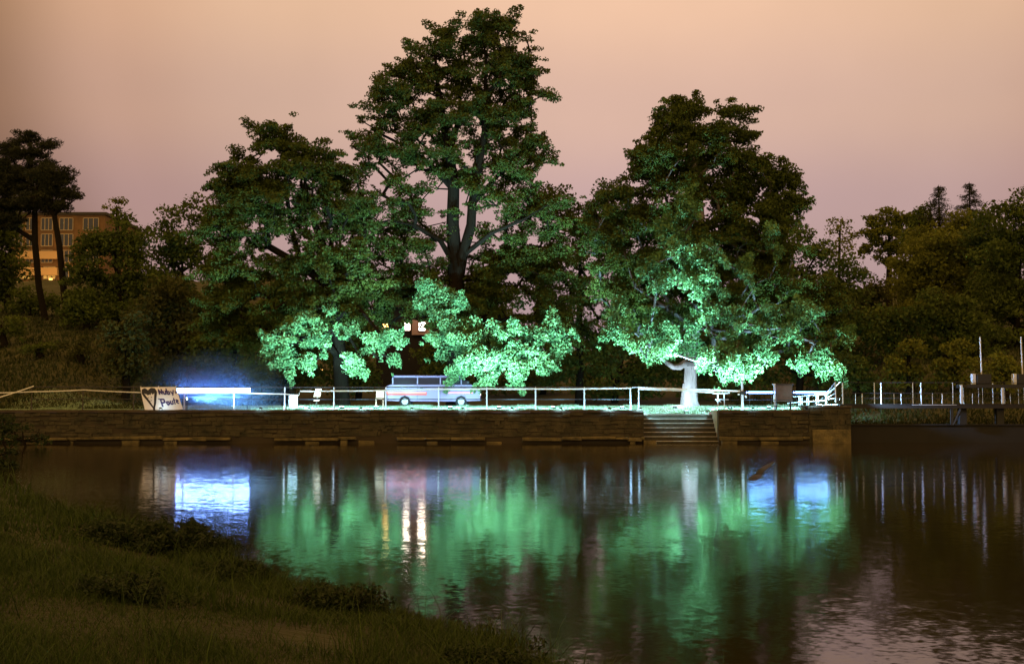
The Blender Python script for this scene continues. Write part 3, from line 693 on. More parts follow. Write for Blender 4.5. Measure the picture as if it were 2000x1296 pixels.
# driftwood in the water
t = thing('driftwood', 'dark branch with a lump floating on the bright water reflections', 'branch', P(1485, 925, 29.5) * 1.0)
MB().tube([P(1512, 903, 38), P(1490, 918, 33.5), P(1478, 930, 30.2)], [.05, .09, .07], 7).build('branch', M['black'], t, smooth=True)
MB().tube([P(1485, 930, 30.6), P(1472, 938, 29.4), P(1459, 948, 28.0)], [.06, .13, .03], 9).build('lump', M['black'], t, smooth=True)

# ------------------------------------------------------------------ van
def van():
    Y0, Y1 = 65.0, 66.8; s = 1
    xl, xr = wx(752, Y0), wx(938, Y0); g = 1.62
    t = thing('van', 'white van with a lilac light tint in its paint and a red stripe driving behind the railing', 'van', ((xl + xr) / 2, Y0 + .9, g))
    Lx = xr - xl
    def X(u): return xl + u * Lx
    body = [(0, .34), (0, .95), (.015, 1.12), (.06, 1.2), (.90, 1.2), (.97, 1.02), (1, .82), (1, .34), (.86, .30), (.84, .52), (.80, .60), (.76, .52), (.74, .30), (.27, .30), (.25, .52), (.21, .60), (.17, .52), (.15, .30)]
    MB().prism([(X(u), g + z) for u, z in body], Y0, Y1).build('body', M['van'], t, bevel=.03)
    cab = [(.055, 1.2), (.075, 1.50), (.10, 1.62), (.78, 1.62), (.83, 1.52), (.905, 1.2)]
    MB().prism([(X(u), g + z) for u, z in cab], Y0 + .10, Y1 - .10).build('window_band', M['glass'], t, bevel=.02)
    MB().box(X(.09), X(.80), Y0 + .06, Y1 - .06, g + 1.56, g + 1.68).build('roof', M['van'], t, bevel=.03)
    for u in (.08, .34, .58, .80):
        MB().box(X(u) - .03, X(u) + .03, Y0 + .085, Y0 + .099, g + 1.2, g + 1.57).build('pillar', M['van'], t)
    MB().box(X(.02), X(.44), Y0 - .012, Y0 - .003, g + .62, g + .80).build('stripe', M['van_red'], t)
    MB().box(X(.02), X(.43), Y0 - .02, Y0 - .013, g + .74, g + .79).box(X(.67), X(.92), Y0 - .02, Y0 - .013, g + .74, g + .77).build('tail_streak', M['tail'], t)  # long red bars stand for the smeared glow of the tail lamps
    MB().box(X(.985), X(1) + .02, Y0 + .1, Y0 + .4, g + .62, g + .76).build('headlight', M['head'], t)
    MB().box(X(.0) - .03, X(.0) - .002, Y0 + .02, Y1 - .02, g + .32, g + .46).box(X(1) + .002, X(1) + .04, Y0 + .02, Y1 - .02, g + .32, g + .46).build('bumper', M['housing'], t)
    for u in (.21, .80):
        for y in (Y0 + .02, Y1 - .24):
            w_ = bpy.data.objects  # wheel axle runs along y
            c = Vector((X(u), y, g + .30))
            wh = MB().tube([c, c + Vector((0, .22, 0))], .30, 20).build('wheel', M['tyre'], t)
            MB().tube([c + Vector((0, -.012, 0)), c + Vector((0, -.002, 0))], .17, 14).build('rim', M['post'], wh)
    sm = MB()
    for u in (.34, .58, .80): sm.box(X(u) - .008, X(u) + .008, Y0 - .006, Y0 - .002, g + .40, g + 1.18)
    sm.box(X(.02), X(.97), Y0 - .006, Y0 - .002, g + .95, g + .965); sm.build('door_seam', M['housing'], t)
    MB().box(X(.86), X(.885), Y0 - .16, Y0 - .02, g + 1.22, g + 1.38).build('mirror', M['housing'], t, bevel=.02)
    for u in (.36, .60): MB().box(X(u) + .05, X(u) + .2, Y0 - .03, Y0 - .007, g + .99, g + 1.03).build('handle', M['housing'], t)
    return t
van()
t = thing('folding_chair', 'small pale chair standing just left of the van', 'chair', P(741, 793, 62))
a0 = P(741, 790, 62)
MB().box(a0.x - .2, a0.x + .2, 61.9, 62.3, 2.02, 2.06).build('seat', M['wood'], t)
MB().box(a0.x - .2, a0.x + .2, 62.3, 62.34, 2.10, 2.46).build('backrest', M['wood'], t)
for dx in (-.18, .18):
    for dy in (61.93, 62.29): MB().tube([(a0.x + dx, dy, 1.6), (a0.x + dx, dy, 2.02)], .015, 6).build('leg', M['wood'], t)

# ------------------------------------------------------------------ buildings
def apartment():
    Yb = 150.0; s = 240 / 150 * 10 / 100      # metres per photo pixel at that distance is 1/16
    g = thing('apartment_building', 'orange brick apartment block behind the pine trees on the left hill', 'building', (P(115, 600, Yb).x, Yb, 14))
    xl, xr = P(20, 500, Yb).x, P(204, 500, Yb).x
    ztop = P(150, 420, Yb).z
    MB().box(xl, xr, Yb, Yb + 14, 12, ztop).build('wall', M['facade'], g)
    MB().box(xl - .2, xr + .2, Yb - .2, Yb + 14.2, ztop, ztop + .35).build('roof', M['roofd'], g)
    for i, py in enumerate((437, 468, 500, 532)):
        z = P(0, py, Yb).z
        if i in (2, 3): MB().box(xl + .02, P(115, py, Yb).x, Yb - .6, Yb - .003, z - 1.3 + .9, z - .35 + .9 - 0.0).build('balcony', M['fac_band'], g)
        cols = [(34, 22), (62, 22), (92, 22), (130, 26), (178, 30)] if i != 3 else [(48, 26), (97, 24), (130, 26), (178, 30)]
        for (px, w) in cols:
            x0, x1 = P(px - w / 2, py, Yb).x, P(px + w / 2, py, Yb).x
            zt, zb_ = z + .65, z - .75
            fr = MB(); n = 3
            fr.box(x0, x1, Yb - .12, Yb - .004, zt, zt + .10).box(x0, x1, Yb - .12, Yb - .004, zb_ - .10, zb_)
            for k in range(n + 1):
                xx = x0 + (x1 - x0) * k / n; fr.box(xx - .05, xx + .05, Yb - .11, Yb - .004, zb_ + .001, zt - .001)
            f = fr.build('window', M['frame'], g)
            lit = (i == 3 and px in (48, 97))
            MB().box(x0 + .05, x1 - .05, Yb - .05, Yb - .006, zb_ + .01, zt - .01).build('pane', M['win_lit'] if lit else M['glass'], f)
    ld = bpy.data.lights.new('street_glow', 'SPOT'); ld.energy = 9000; ld.color = (1, .48, .12); ld.spot_size = R(120); ld.shadow_soft_size = .3; ld.spot_blend = .6
    return g
apartment()
def street_lamp(px, py, Y, m, label, watts=0, color=(1, .5, .15), aim=None, arm=.5, head=.16):
    p = P(px, py, Y); gz = float(height(p.x, Y)); gz = min(gz, p.z - 2.5)
    t = thing('street_lamp', label, 'street lamp', (p.x, Y, gz), group='distant street lamps among the trees')
    MB().tube([(p.x + arm, Y + .2, gz), (p.x + arm, Y + .2, p.z + .25), (p.x, Y, p.z + .3)], [.08, .05, .04], 8).build('pole', M['black'], t)
    MB().box(p.x - head, p.x + head, Y - .12, Y + .12, p.z + .13, p.z + .22).build('lamp_hood', M['black'], t)
    MB().box(p.x - head * .9, p.x + head * .9, Y - .11, Y + .11, p.z - .10, p.z + .128).build('lamp_glass', m, t)
    if watts:
        ld = bpy.data.lights.new('lamp', 'SPOT'); ld.energy = watts; ld.color = color; ld.shadow_soft_size = .25; ld.spot_size = R(150); ld.spot_blend = .5
        lo = bpy.data.objects.new('lamp', ld); link(lo, t); lo.location = Vector((p.x, Y - .3, p.z + .5)) - Vector(t.location)
        lo.rotation_euler = Vector(aim or (0, .15, 1)).to_track_quat('-Z', 'Y').to_euler()
    return t
street_lamp(99, 545, 146, M['lamp_warm'], 'orange street lamp at the foot of the apartment block', 320, head=.2, aim=(0, 1, .8))
street_lamp(35, 552, 144, M['lamp_warm'], 'orange street lamp left of the pine trunks', 300, head=.15, aim=(0, 1, .8))
street_lamp(624, 722, 112, M['lamp_warm'], 'upper warm street lamp seen under the left tree', 60, head=.3)
street_lamp(616, 741, 110, M['lamp_warm'], 'lower warm street lamp seen under the left tree', 60, head=.3)
street_lamp(591, 749, 118, M['lamp_warm'], 'tiny warm lamp left of the other lamps under the left tree', 0, head=.1)
street_lamp(690, 760, 114, M['lamp_warm'], 'tiny warm lamp between the left trunk and the chair', 0, head=.1)
street_lamp(716, 748, 112, M['lamp_warm'], 'small warm lamp under the hanging lit branch left of the van', 0, head=.15)
street_lamp(1738, 524, 128, M['lamp_cool'], 'pale lamp glowing behind the round tree on the right hill', 2600, (1, .92, .62), head=.14)
def house():
    Yh = 100.0
    g = thing('house', 'dark house with lit upper windows between the left and the tall tree', 'house', (P(800, 700, Yh).x, Yh, 2.8))
    xl, xr = P(735, 600, Yh).x, P(872, 600, Yh).x
    zt = P(0, 600, Yh).z
    MB().box(xl, xr, Yh, Yh + 8, 1.8, zt).build('wall', M['plaster'], g)
    MB().prism([(xl - .5, zt - .002 + .01), (xr + .5, zt + .01), ((xl + xr) / 2 + 1.5, zt + 2.0), ((xl + xr) / 2 - 1.5, zt + 2.0)], Yh - .5, Yh + 8.5).build('roof', M['roofd'], g)
    xa, xb = P(808, 0, Yh).x, P(843, 0, Yh).x
    MB().box(xa, xb, Yh - .3, Yh - .003, P(0, 654, Yh).z, P(0, 625, Yh).z).build('bay', M['plaster_pink'], g)
    for px, w, h, m, y in ((795.5, 5.2, 7.2, 'win_white', Yh), (825, 6, 8, 'win_white', Yh - .3), (753, 6, 6, 'win_warm', Yh)):
        c = P(px, 637.5, Yh); hw, hh = w / 24 / 1, h / 24
        fr = MB(); 
        fr.box(c.x - hw - .06, c.x - hw, y - .08, y - .004, c.z - hh, c.z + hh).box(c.x + hw, c.x + hw + .06, y - .08, y - .004, c.z - hh, c.z + hh)
        fr.box(c.x - hw - .06, c.x + hw + .06, y - .08, y - .004, c.z + hh + .001, c.z + hh + .07).box(c.x - hw - .06, c.x + hw + .06, y - .1, y - .004, c.z - hh - .07, c.z - hh - .001)
        f = fr.build('window', M['plaster_pink'], g)
        MB().box(c.x - hw + .004, c.x + hw - .004, y - .05, y - .006, c.z - hh + .004, c.z + hh - .004).build('pane', M[m], f)
    ld = bpy.data.lights.new('bay_light', 'POINT'); ld.energy = 22; ld.color = (1, .62, .45); ld.shadow_soft_size = .1
    lo = bpy.data.objects.new('bay_light', ld); link(lo, g); lo.location = Vector((P(833, 0, Yh).x, Yh - 1.3, P(0, 628, Yh).z)) - Vector(g.location)  # bare point light before the upper wall, brightens the pink bay
house()

# ------------------------------------------------------------------ trees
def leaves_mesh(name, C, S, material, parent, n_leaf, size, flat=.55, seed=1, aspect=.62, up=.6, droop=0.0, cvar=None):
    """C clump centres, S clump radii; leaf-sized faces through every clump"""
    r = np.random.default_rng(seed)
    K = len(C); ref = np.percentile(S, 75); idx = np.repeat(np.arange(K), np.maximum(6, (n_leaf * (S / ref) ** 2)).astype(int)); n = len(idx)
    d = r.normal(size=(n, 3)); d /= np.linalg.norm(d, axis=1)[:, None]
    rad = r.uniform(0, 1, n) ** .45
    off = d * rad[:, None] * S[idx][:, None]; off[:, 2] *= flat
    if droop: off[:, 2] -= droop * np.abs(r.normal(size=n)) * S[idx]; 
    pos = C[idx] + off
    nrm = r.normal(size=(n, 3)) + np.array([0, -.25, up])[None]; nrm /= np.linalg.norm(nrm, axis=1)[:, None]
    a = np.cross(nrm, r.normal(size=(n, 3))); a /= np.linalg.norm(a, axis=1)[:, None] + 1e-9
    b = np.cross(nrm, a)
    s = (size * r.uniform(.45, 1.5, n))[:, None]
    fold = nrm * s * .12
    V = np.stack([pos - a * s * .5, pos + b * s * .5 * aspect + fold - a * s * .08, pos + a * s * .5, pos - b * s * .5 * aspect + fold - a * s * .08], 1).reshape(-1, 3)
    cv = r.uniform(0, 1, K) if cvar is None else cvar
    v = np.clip(.55 * cv[idx] + .45 * r.uniform(0, 1, n), 0, 1)
    return npmesh(name, V, np.full(n, 4), np.arange(4 * n), material, parent, var=v)

def grow(nodes, par, C, seed=0, alpha=.35, jit=.12):
    """greedy branching: every clump centre is joined to the nearest branch node"""
    r = np.random.default_rng(seed)
    nodes = [np.array(n, float) for n in nodes]; par = list(par)
    plen = [0.0] * len(nodes)
    for i in range(1, len(nodes)): plen[i] = plen[par[i]] + np.linalg.norm(nodes[i] - nodes[par[i]])
    base = nodes[0]
    order = np.argsort(np.linalg.norm(C - np.array(nodes[min(len(nodes) - 1, 2)]), axis=1))
    tips = []
    A = np.array(nodes); PL = np.array(plen)
    for k in order:
        c = C[k]; dv = c - A; dist = np.linalg.norm(dv, axis=1)
        pen = np.where(A[:, 2] > c[2] + .2, 1.35, 1.0)
        j = int(np.argmin(dist * pen + alpha * PL * .25))
        steps = max(1, int(dist[j] / .9)); p0 = A[j]; prev = j; newn = []
        side = r.normal(size=3) * jit * dist[j]
        for s in range(1, steps + 1):
            t_ = s / steps
            q = p0 + (c - p0) * t_ + side * math.sin(math.pi * t_) * .6 + np.array([0, 0, -.10 * dist[j] * math.sin(math.pi * t_)])
            nodes.append(q); par.append(prev); plen.append(plen[prev] + dist[j] / steps); prev = len(nodes) - 1; newn.append(q)
        A = np.vstack([A, newn]); PL = np.array(plen)
        tips.append(prev)
    return nodes, par, tips
def branch_mesh(name, nodes, par, tips, r_tip, r_base, material, parent, minr=.02, nseg=6, keep_first=0, radii=None, only=None):
    n = len(nodes); cnt = np.zeros(n)
    for t_ in tips: cnt[t_] += 1
    for i in range(n - 1, 0, -1): cnt[par[i]] += cnt[i]
    tot = max(cnt.max(), 2)
    e = math.log(max(r_base / r_tip, 1.01)) / math.log(tot)
    rad = r_tip * np.maximum(cnt, 1) ** e
    if radii is not None:
        for i, v in enumerate(radii): rad[i] = max(v, min(rad[i], v * 1.3))
    V = []; lp = []
    A = np.array(nodes)
    I = [i for i in range(1, n) if (rad[i] > minr or i < keep_first) and (only is None or only(i))]
    P0 = A[[par[i] for i in I]]; P1 = A[I]
    R0 = np.array([min(rad[par[i]], rad[i] * 1.35) for i in I]); R1 = rad[I]
    d = P1 - P0; ln = np.linalg.norm(d, axis=1)[:, None] + 1e-9; d = d / ln
    ref = np.where(np.abs(d[:, 2:3]) > .9, np.array([[1., 0, 0]]), np.array([[0, 0, 1.]]))
    a = np.cross(d, ref); a /= np.linalg.norm(a, axis=1)[:, None]; b = np.cross(d, a)
    th = np.arange(nseg) * 2 * np.pi / nseg
    ring = a[:, None] * np.cos(th)[None, :, None] + b[:, None] * np.sin(th)[None, :, None]
    V = np.concatenate([P0[:, None] - d[:, None] * R0[:, None, None] * .3 + ring * R0[:, None, None], P1[:, None] + d[:, None] * R1[:, None, None] * .3 + ring * R1[:, None, None]], 1)
    m = len(I); base = np.arange(m)[:, None, None] * 2 * nseg
    k = np.arange(nseg)
    q = np.stack([k, (k + 1) % nseg, nseg + (k + 1) % nseg, nseg + k], -1)[None] + base
    return npmesh(name, V.reshape(-1, 3), np.full(m * nseg, 4), q.reshape(-1), material, parent, smooth=True)

def lobes_to_clumps(lobes, Y, dens, rc, seed, depth=.8, spray=False):
    r = np.random.default_rng(seed); C = []; S = []
    for lb in lobes:
        px, py, rx, ry = lb[:4]; dY = lb[4] if len(lb) > 4 else 0; dm = lb[5] if len(lb) > 5 else 1
        y = Y + dY; k = y / F
        if spray: rx, ry = rx * .93, ry * .93
        RX, RY = rx * k, ry * k; RD = (RX * .6 + RY * .4) * depth
        n = max(3, int(dens * dm * RX * RY * 3.14))
        d = r.normal(size=(n, 3)); d /= np.linalg.norm(d, axis=1)[:, None]
        rad = r.uniform(.12, 1, n) ** .5
        c = np.array(P(px, py, y))
        p = d * rad[:, None]
        C.append(c[None] + p * np.array([RX, RD, RY])[None]); S.append(rc * r.uniform(.5, 1.35, n))
        if spray:
            o = p / np.linalg.norm(p, axis=1)[:, None] * .8 + r.normal(0, .45, (n, 3)); o[:, 2] += r.uniform(-.5, .25, n); o /= np.linalg.norm(o, axis=1)[:, None]
            b0, s0 = C[-1], S[-1]
            for k, q in ((.75, .78), (1.35, .6), (1.85, .42)):
                m_ = r.random(n) < 1.05 - .22 * k
                C.append((b0 + o * (s0 * k)[:, None] + r.normal(0, .06, (n, 3)) - np.array([0, 0, .06 * k * k]))[m_]); S.append((s0 * q)[m_])
    return np.concatenate(C), np.concatenate(S)

def tree(name, label, cat, base, lobes, dens=1.0, rc=.7, n_leaf=110, size=.19, lm='leaf', bm='bark', seed=1, limbs=None, r_base=.3, group=None, depth=.8, flat=.55, up=.6, droop=0,
         crown_name='crown', bare=False, lit=None, minr=.022, aspect=.62, pale_n=0, spray=False):
    px, Y = base[:2]
    x = wx(px, Y); gz = float(height(x, Y)) - .1
    if len(base) > 2: gz = base[2]
    t = thing(name, label, cat, (x, Y, gz), group)
    C, S = lobes_to_clumps(lobes, Y, dens, rc, seed, depth, spray)
    keep = C[:, 2] > gz + .5
    if keep.sum() < 5: keep[:] = True
    C, S = C[keep], S[keep]
    leaves_mesh(crown_name, C, S, M[lm], t, n_leaf, size, flat=flat, seed=seed + 1, up=up, droop=droop, aspect=aspect)
    if lit:
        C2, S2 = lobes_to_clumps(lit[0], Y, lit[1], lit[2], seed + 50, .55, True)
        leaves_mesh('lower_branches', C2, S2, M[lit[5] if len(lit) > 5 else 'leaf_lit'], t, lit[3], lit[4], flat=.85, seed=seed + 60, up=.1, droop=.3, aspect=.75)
        C = np.concatenate([C, C2])
    if limbs is None:
        top = C[:, 2].max(); cx = C[:, 0].mean(); zc = C[:, 2].mean()
        nodes = [(x, Y, gz), (x + .1, Y, gz + (zc - gz) * .3), (x * .7 + cx * .3, Y, gz + (zc - gz) * .65), (x * .4 + cx * .6, Y, zc), (cx, Y, zc + (top - zc) * .5)]
        par = [0, 0, 1, 2, 3]; radii = [r_base * 1.25, r_base, r_base * .8, r_base * .6, r_base * .3]
    else:
        nodes, par, radii = [(x, Y, gz)], [0], [limbs[0][0][3] * 1.4 if len(limbs[0][0]) > 3 else r_base]
        index = {}
        for ln in limbs:
            prev = None
            for q in ln:
                key = (q[0], q[1])
                if key in index: prev = index[key]; continue
                nodes.append(tuple(P(q[0], q[1], Y + q[2]))); par.append(0 if prev is None else prev); radii.append(q[3])
                prev = len(nodes) - 1; index[key] = prev
    k0 = len(nodes)
    nodes, par, tips = grow(nodes, par, C, seed=seed + 2)
    if pale_n:
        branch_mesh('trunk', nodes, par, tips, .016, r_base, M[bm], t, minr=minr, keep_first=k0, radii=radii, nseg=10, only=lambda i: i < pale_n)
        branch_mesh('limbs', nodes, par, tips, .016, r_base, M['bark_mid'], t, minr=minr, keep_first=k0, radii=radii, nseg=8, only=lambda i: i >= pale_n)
    else: branch_mesh('trunk', nodes, par, tips, .016, r_base, M[bm], t, minr=minr, keep_first=k0, radii=radii, nseg=8)
    return t

# the tall tree in the middle
A_l = [(915, 66, 70, 44), (960, 62, 50, 38), (1008, 105, 42, 52), (815, 135, 50, 42), (745, 190, 38, 38), (1040, 145, 26, 38), (850, 120, 60, 50), (940, 150, 90, 70), (775, 155, 45, 45), (1030, 190, 45, 55), (800, 215, 80, 50), (900, 240, 90, 60), (990, 260, 85, 60),
       (715, 265, 50, 45), (1060, 290, 32, 32), (770, 300, 60, 40), (715, 320, 28, 22), (850, 320, 70, 45), (960, 340, 80, 50), (800, 360, 50, 28, 0, .7), (1010, 390, 60, 45), (760, 400, 60, 50), (850, 410, 60, 50, 0, .5), (730, 460, 60, 50),
       (1070, 420, 50, 60), (1040, 480, 70, 50), (810, 480, 50, 45, 0, .7), (950, 430, 40, 45, 0, .45), (740, 530, 70, 45), (1010, 550, 90, 50), (860, 590, 70, 40, -1), (1090, 560, 55, 60), (960, 500, 60, 35, 0, .5), (700, 590, 50, 45, 1), (1060, 630, 70, 40, 0)]
A_l += [(770, 585, 50, 26), (880, 610, 40, 20, -1), (860, 530, 50, 26), (950, 545, 50, 26), (905, 570, 60, 30, 2), (800, 560, 50, 40, 2), (1000, 505, 50, 30, 1)]
A_lit = [(845, 570, 40, 38, -4), (880, 600, 55, 35, -4.5), (930, 640, 60, 40, -5), (880, 660, 45, 35, -5), (985, 660, 65, 42, -5.5), (940, 695, 65, 35, -6), (1010, 700, 70, 38, -6), (1075, 650, 48, 35, -5), (985, 725, 50, 18, -6.2), (905, 715, 45, 25, -6), (1045, 722, 30, 14, -6), (1095, 665, 28, 22, -5)]
A_limbs = [[(893, 780, 0, .55), (892, 640, 0, .5), (890, 560, 0, .46), (890, 520, 0, .42), (884, 440, 0, .36), (886, 370, 0, .32), (878, 300, 0, .27), (866, 240, 0, .22), (855, 170, 0, .15), (850, 110, 0, .08)],
           [(890, 560, 0, .46), (903, 500, -.3, .30), (920, 440, -.4, .27), (922, 400, -.4, .24), (935, 330, -.4, .2), (946, 260, -.4, .16), (948, 180, -.3, .12), (950, 110, -.2, .07), (935, 50, 0, .04)],
           [(886, 370, 0, .32), (850, 330, .4, .14), (800, 290, .8, .10), (740, 260, 1, .05)],
           [(878, 300, 0, .27), (900, 220, 1, .14), (895, 140, 1.2, .09), (905, 80, 1, .04)],
           [(922, 400, -.4, .24), (975, 340, 0, .10), (1020, 290, .5, .07), (1060, 280, .5, .03)],
           [(890, 520, 0, .42), (860, 470, -.5, .14), (810, 440, -.8, .10), (760, 430, -1, .05)],
           [(903, 500, -.3, .30), (960, 455, -1, .12), (1020, 430, -1.5, .08), (1070, 400, -1.5, .04)],
           [(892, 640, 0, .5), (930, 640, -3, .2), (985, 690, -5, .1)], [(890, 560, 0, .46), (860, 580, -2, .2), (880, 640, -4, .12)]]
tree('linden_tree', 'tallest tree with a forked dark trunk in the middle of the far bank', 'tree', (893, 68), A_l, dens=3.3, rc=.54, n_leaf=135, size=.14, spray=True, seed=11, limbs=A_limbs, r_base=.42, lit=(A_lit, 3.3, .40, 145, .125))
# left tree
B_l = [(565, 445, 46, 26, 0, .7), (600, 480, 44, 24, 0, .6), (500, 400, 50, 35), (560, 275, 45, 28), (590, 300, 50, 35), (520, 280, 28, 35), (450, 315, 32, 32), (510, 340, 80, 40), (600, 350, 85, 50), (450, 380, 50, 40), (540, 400, 90, 45, 0, .8), (650, 330, 38, 28), (640, 420, 70, 50, 0, .75), (430, 440, 45, 45), (480, 470, 55, 30, 0, .6), (690, 400, 30, 40), (680, 480, 40, 60),
       (440, 530, 60, 50), (520, 560, 80, 60), (600, 540, 80, 60), (450, 600, 55, 50), (510, 640, 50, 40), (660, 600, 60, 50), (590, 620, 60, 30), (700, 560, 50, 50)]
B_lit = [(610, 620, 60, 25, -3.5), (570, 640, 32, 22, -3.5), (640, 650, 40, 30, -4), (540, 680, 38, 32, -4), (555, 715, 22, 25, -4), (610, 680, 34, 28, -4.2), (700, 715, 34, 28, -4), (690, 650, 28, 20, -3), (750, 670, 50, 22, -3), (780, 700, 22, 16, -3), (520, 660, 20, 20, -3)]
B_limbs = [[(668, 785, 0, .42), (664, 700, 0, .38), (655, 620, 0, .34), (645, 560, 0, .28), (640, 500, 0, .22), (615, 440, 0, .17), (600, 380, 0, .12), (590, 320, 0, .07)],
           [(645, 560, 0, .28), (590, 520, .5, .17), (570, 450, .5, .13), (560, 380, .5, .08), (555, 300, .5, .04)], [(590, 520, .5, .17), (523, 480, .5, .14), (520, 440, .5, .12), (488, 380, .5, .07), (455, 330, .5, .04)],
           [(664, 700, 0, .38), (620, 650, -2, .14), (560, 670, -3.5, .08)], [(655, 620, 0, .34), (700, 600, -1, .14), (750, 660, -2.5, .07)]]
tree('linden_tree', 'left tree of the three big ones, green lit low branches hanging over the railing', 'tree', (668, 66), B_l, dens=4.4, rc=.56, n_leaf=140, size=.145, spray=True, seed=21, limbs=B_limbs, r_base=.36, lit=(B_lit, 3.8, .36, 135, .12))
# right tree
C_l = [(1345, 208, 46, 28), (1265, 330, 35, 35), (1540, 360, 24, 24), (1310, 235, 50, 35), (1390, 240, 60, 45), (1280, 290, 45, 38), (1340, 300, 70, 50), (1425, 285, 50, 50), (1270, 350, 40, 40), (1350, 370, 90, 50), (1460, 340, 55, 50), (1500, 330, 30, 26), (1520, 390, 42, 38), (1440, 420, 80, 60), (1550, 390, 26, 26), (1545, 420, 22, 22),
       (1300, 430, 50, 40), (1200, 395, 48, 40), (1230, 440, 50, 45), (1190, 460, 45, 50), (1380, 480, 90, 60), (1490, 490, 70, 60), (1220, 540, 60, 60), (1300, 520, 60, 55), (1430, 570, 90, 60), (1530, 580, 70, 70), (1250, 610, 60, 40), (1350, 590, 60, 50), (1600, 600, 50, 60), (1500, 660, 70, 40)]
C_lit = [(1330, 390, 30, 40, -3.6), (1320, 430, 48, 35, -3.8), (1300, 490, 42, 32, -4.2), (1350, 500, 50, 40, -4.2), (1290, 540, 30, 20, -4.2), (1330, 545, 40, 22, -4.2), (1440, 530, 45, 30, -4), (1400, 590, 40, 40, -4), (1370, 620, 40, 30, -3), (1430, 640, 50, 30, -4),
         (1215, 620, 34, 30, -3.6), (1195, 640, 26, 20, -3.8), (1290, 640, 50, 30, -2.6), (1330, 665, 40, 22, -2.2), (1290, 690, 34, 16, -4.2), (1410, 690, 55, 30, -4.4), (1470, 700, 60, 28, -4.4), (1475, 630, 32, 26, -4), (1500, 610, 22, 18, -4), (1560, 640, 40, 40, -4), (1580, 610, 28, 26, -4),
         (1560, 700, 44, 20, -4.2), (1600, 690, 40, 28, -4), (1625, 720, 22, 16, -4), (1440, 715, 50, 14, -4.4), (1235, 665, 30, 16, -3.8), (1640, 670, 20, 26, -3.4), (1520, 470, 28, 26, -2.5)]
C_limbs = [[(1347, 792, 0, .46), (1348, 750, 0, .34), (1350, 700, 0, .33), (1355, 640, 0, .30), (1365, 560, 0, .26), (1372, 480, 0, .22), (1368, 400, 0, .17), (1355, 320, 0, .12), (1345, 240, 0, .06)],
           [(1337, 793, .25, .24), (1341, 752, .12, .22), (1350, 700, 0, .33)], [(1350, 700, 0, .33), (1339, 709, -.3, .20), (1327, 716, -.6, .17), (1315, 716, -.9, .14), (1303, 709, -1.2, .11), (1288, 696, -1.6, .07), (1240, 650, -2.2, .05)], [(1355, 640, 0, .30), (1300, 600, -1, .07), (1240, 560, -1, .05), (1215, 480, 0, .05)],
           [(1365, 560, 0, .26), (1430, 520, 0, .14), (1490, 440, 0, .09), (1520, 390, 0, .04)], [(1355, 640, 0, .30), (1440, 650, -1, .06), (1520, 640, -2, .05), (1590, 670, -3.5, .05)], [(1372, 480, 0, .22), (1310, 420, 0, .1), (1285, 330, 0, .05)]]
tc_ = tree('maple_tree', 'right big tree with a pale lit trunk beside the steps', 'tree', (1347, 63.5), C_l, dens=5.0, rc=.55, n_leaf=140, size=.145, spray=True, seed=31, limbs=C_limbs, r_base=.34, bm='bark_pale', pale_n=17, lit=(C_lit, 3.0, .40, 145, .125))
# smaller trees and background
def bg(label, px, Y, lobes, name='broadleaf_tree', cat='tree', lm='leaf_dark', dens=2.1, rc=.95, n_leaf=120, size=.26, spray=True, seed=1, grp='background trees on the far bank', r_base=.22, **kw):
    return tree(name, label, cat, (px, Y), lobes, dens=dens, rc=rc, n_leaf=n_leaf, size=size, lm=lm, seed=seed, r_base=r_base, group=grp, minr=.05, **kw)
def dome(cx, top, w, bot, seed, n=9):
    r = random.Random(seed); h = bot - top; L = []
    L.append((cx + r.uniform(-.1, .1) * w, top + .16 * h, w * .22, h * .15))
    for i in range(n):
        v = (i + .5) / n; ww = math.sin(math.pi * min(.5, v * .62 + .12)) * .5 * w
        L.append((cx + r.uniform(-.62, .62) * ww * (1 if i % 2 else -1), top + h * (.15 + v * .72), w * r.uniform(.2, .32), h * r.uniform(.13, .2)))
    return L
bg('tree between the tallest tree and the right tree', 1130, 76, [(1090, 395, 45, 40), (1130, 430, 50, 35), (1200, 380, 40, 32), (1175, 440, 55, 40), (1120, 500, 70, 50), (1060, 520, 50, 40), (1045, 590, 45, 45), (1200, 500, 50, 40), (1180, 560, 60, 60), (1120, 600, 70, 60), (1170, 680, 70, 60), (1100, 720, 60, 40)], lm='leaf', dens=2.6, rc=.72, n_leaf=130, size=.2, seed=41)
bg('dark bushy tree behind the right tree, right side', 1560, 82, [(1480, 500, 60, 50), (1560, 480, 60, 38), (1620, 500, 50, 36), (1665, 540, 36, 50), (1540, 560, 80, 60), (1630, 600, 60, 60), (1500, 640, 80, 60), (1590, 690, 80, 60), (1660, 680, 40, 60), (1470, 740, 60, 40), (1640, 740, 60, 40)], seed=42)
bg('tree with a rounded top right of the apartment block', 235, 84, [(250, 445, 34, 28), (215, 465, 38, 30), (270, 470, 30, 30), (180, 500, 40, 40), (240, 520, 60, 50), (180, 580, 50, 60), (250, 600, 60, 60), (210, 670, 70, 50), (280, 560, 40, 50), (165, 475, 30, 26), (150, 530, 30, 40)], seed=43, lm='leaf')
bg('thin wispy treetop above the rounded tree at the left', 226, 104, [(226, 395, 12, 10), (222, 412, 16, 12), (230, 430, 18, 14)], seed=44, dens=3, rc=.5, n_leaf=50, size=.25, lm='leaf_olive')
bg('spiky tree left of the big left tree', 345, 86, [(340, 418, 18, 18), (328, 440, 24, 18), (382, 402, 18, 10), (395, 430, 30, 25), (360, 470, 50, 30), (330, 500, 50, 50), (400, 500, 50, 50), (320, 580, 60, 60), (390, 600, 60, 60)], seed=45, lm='leaf')
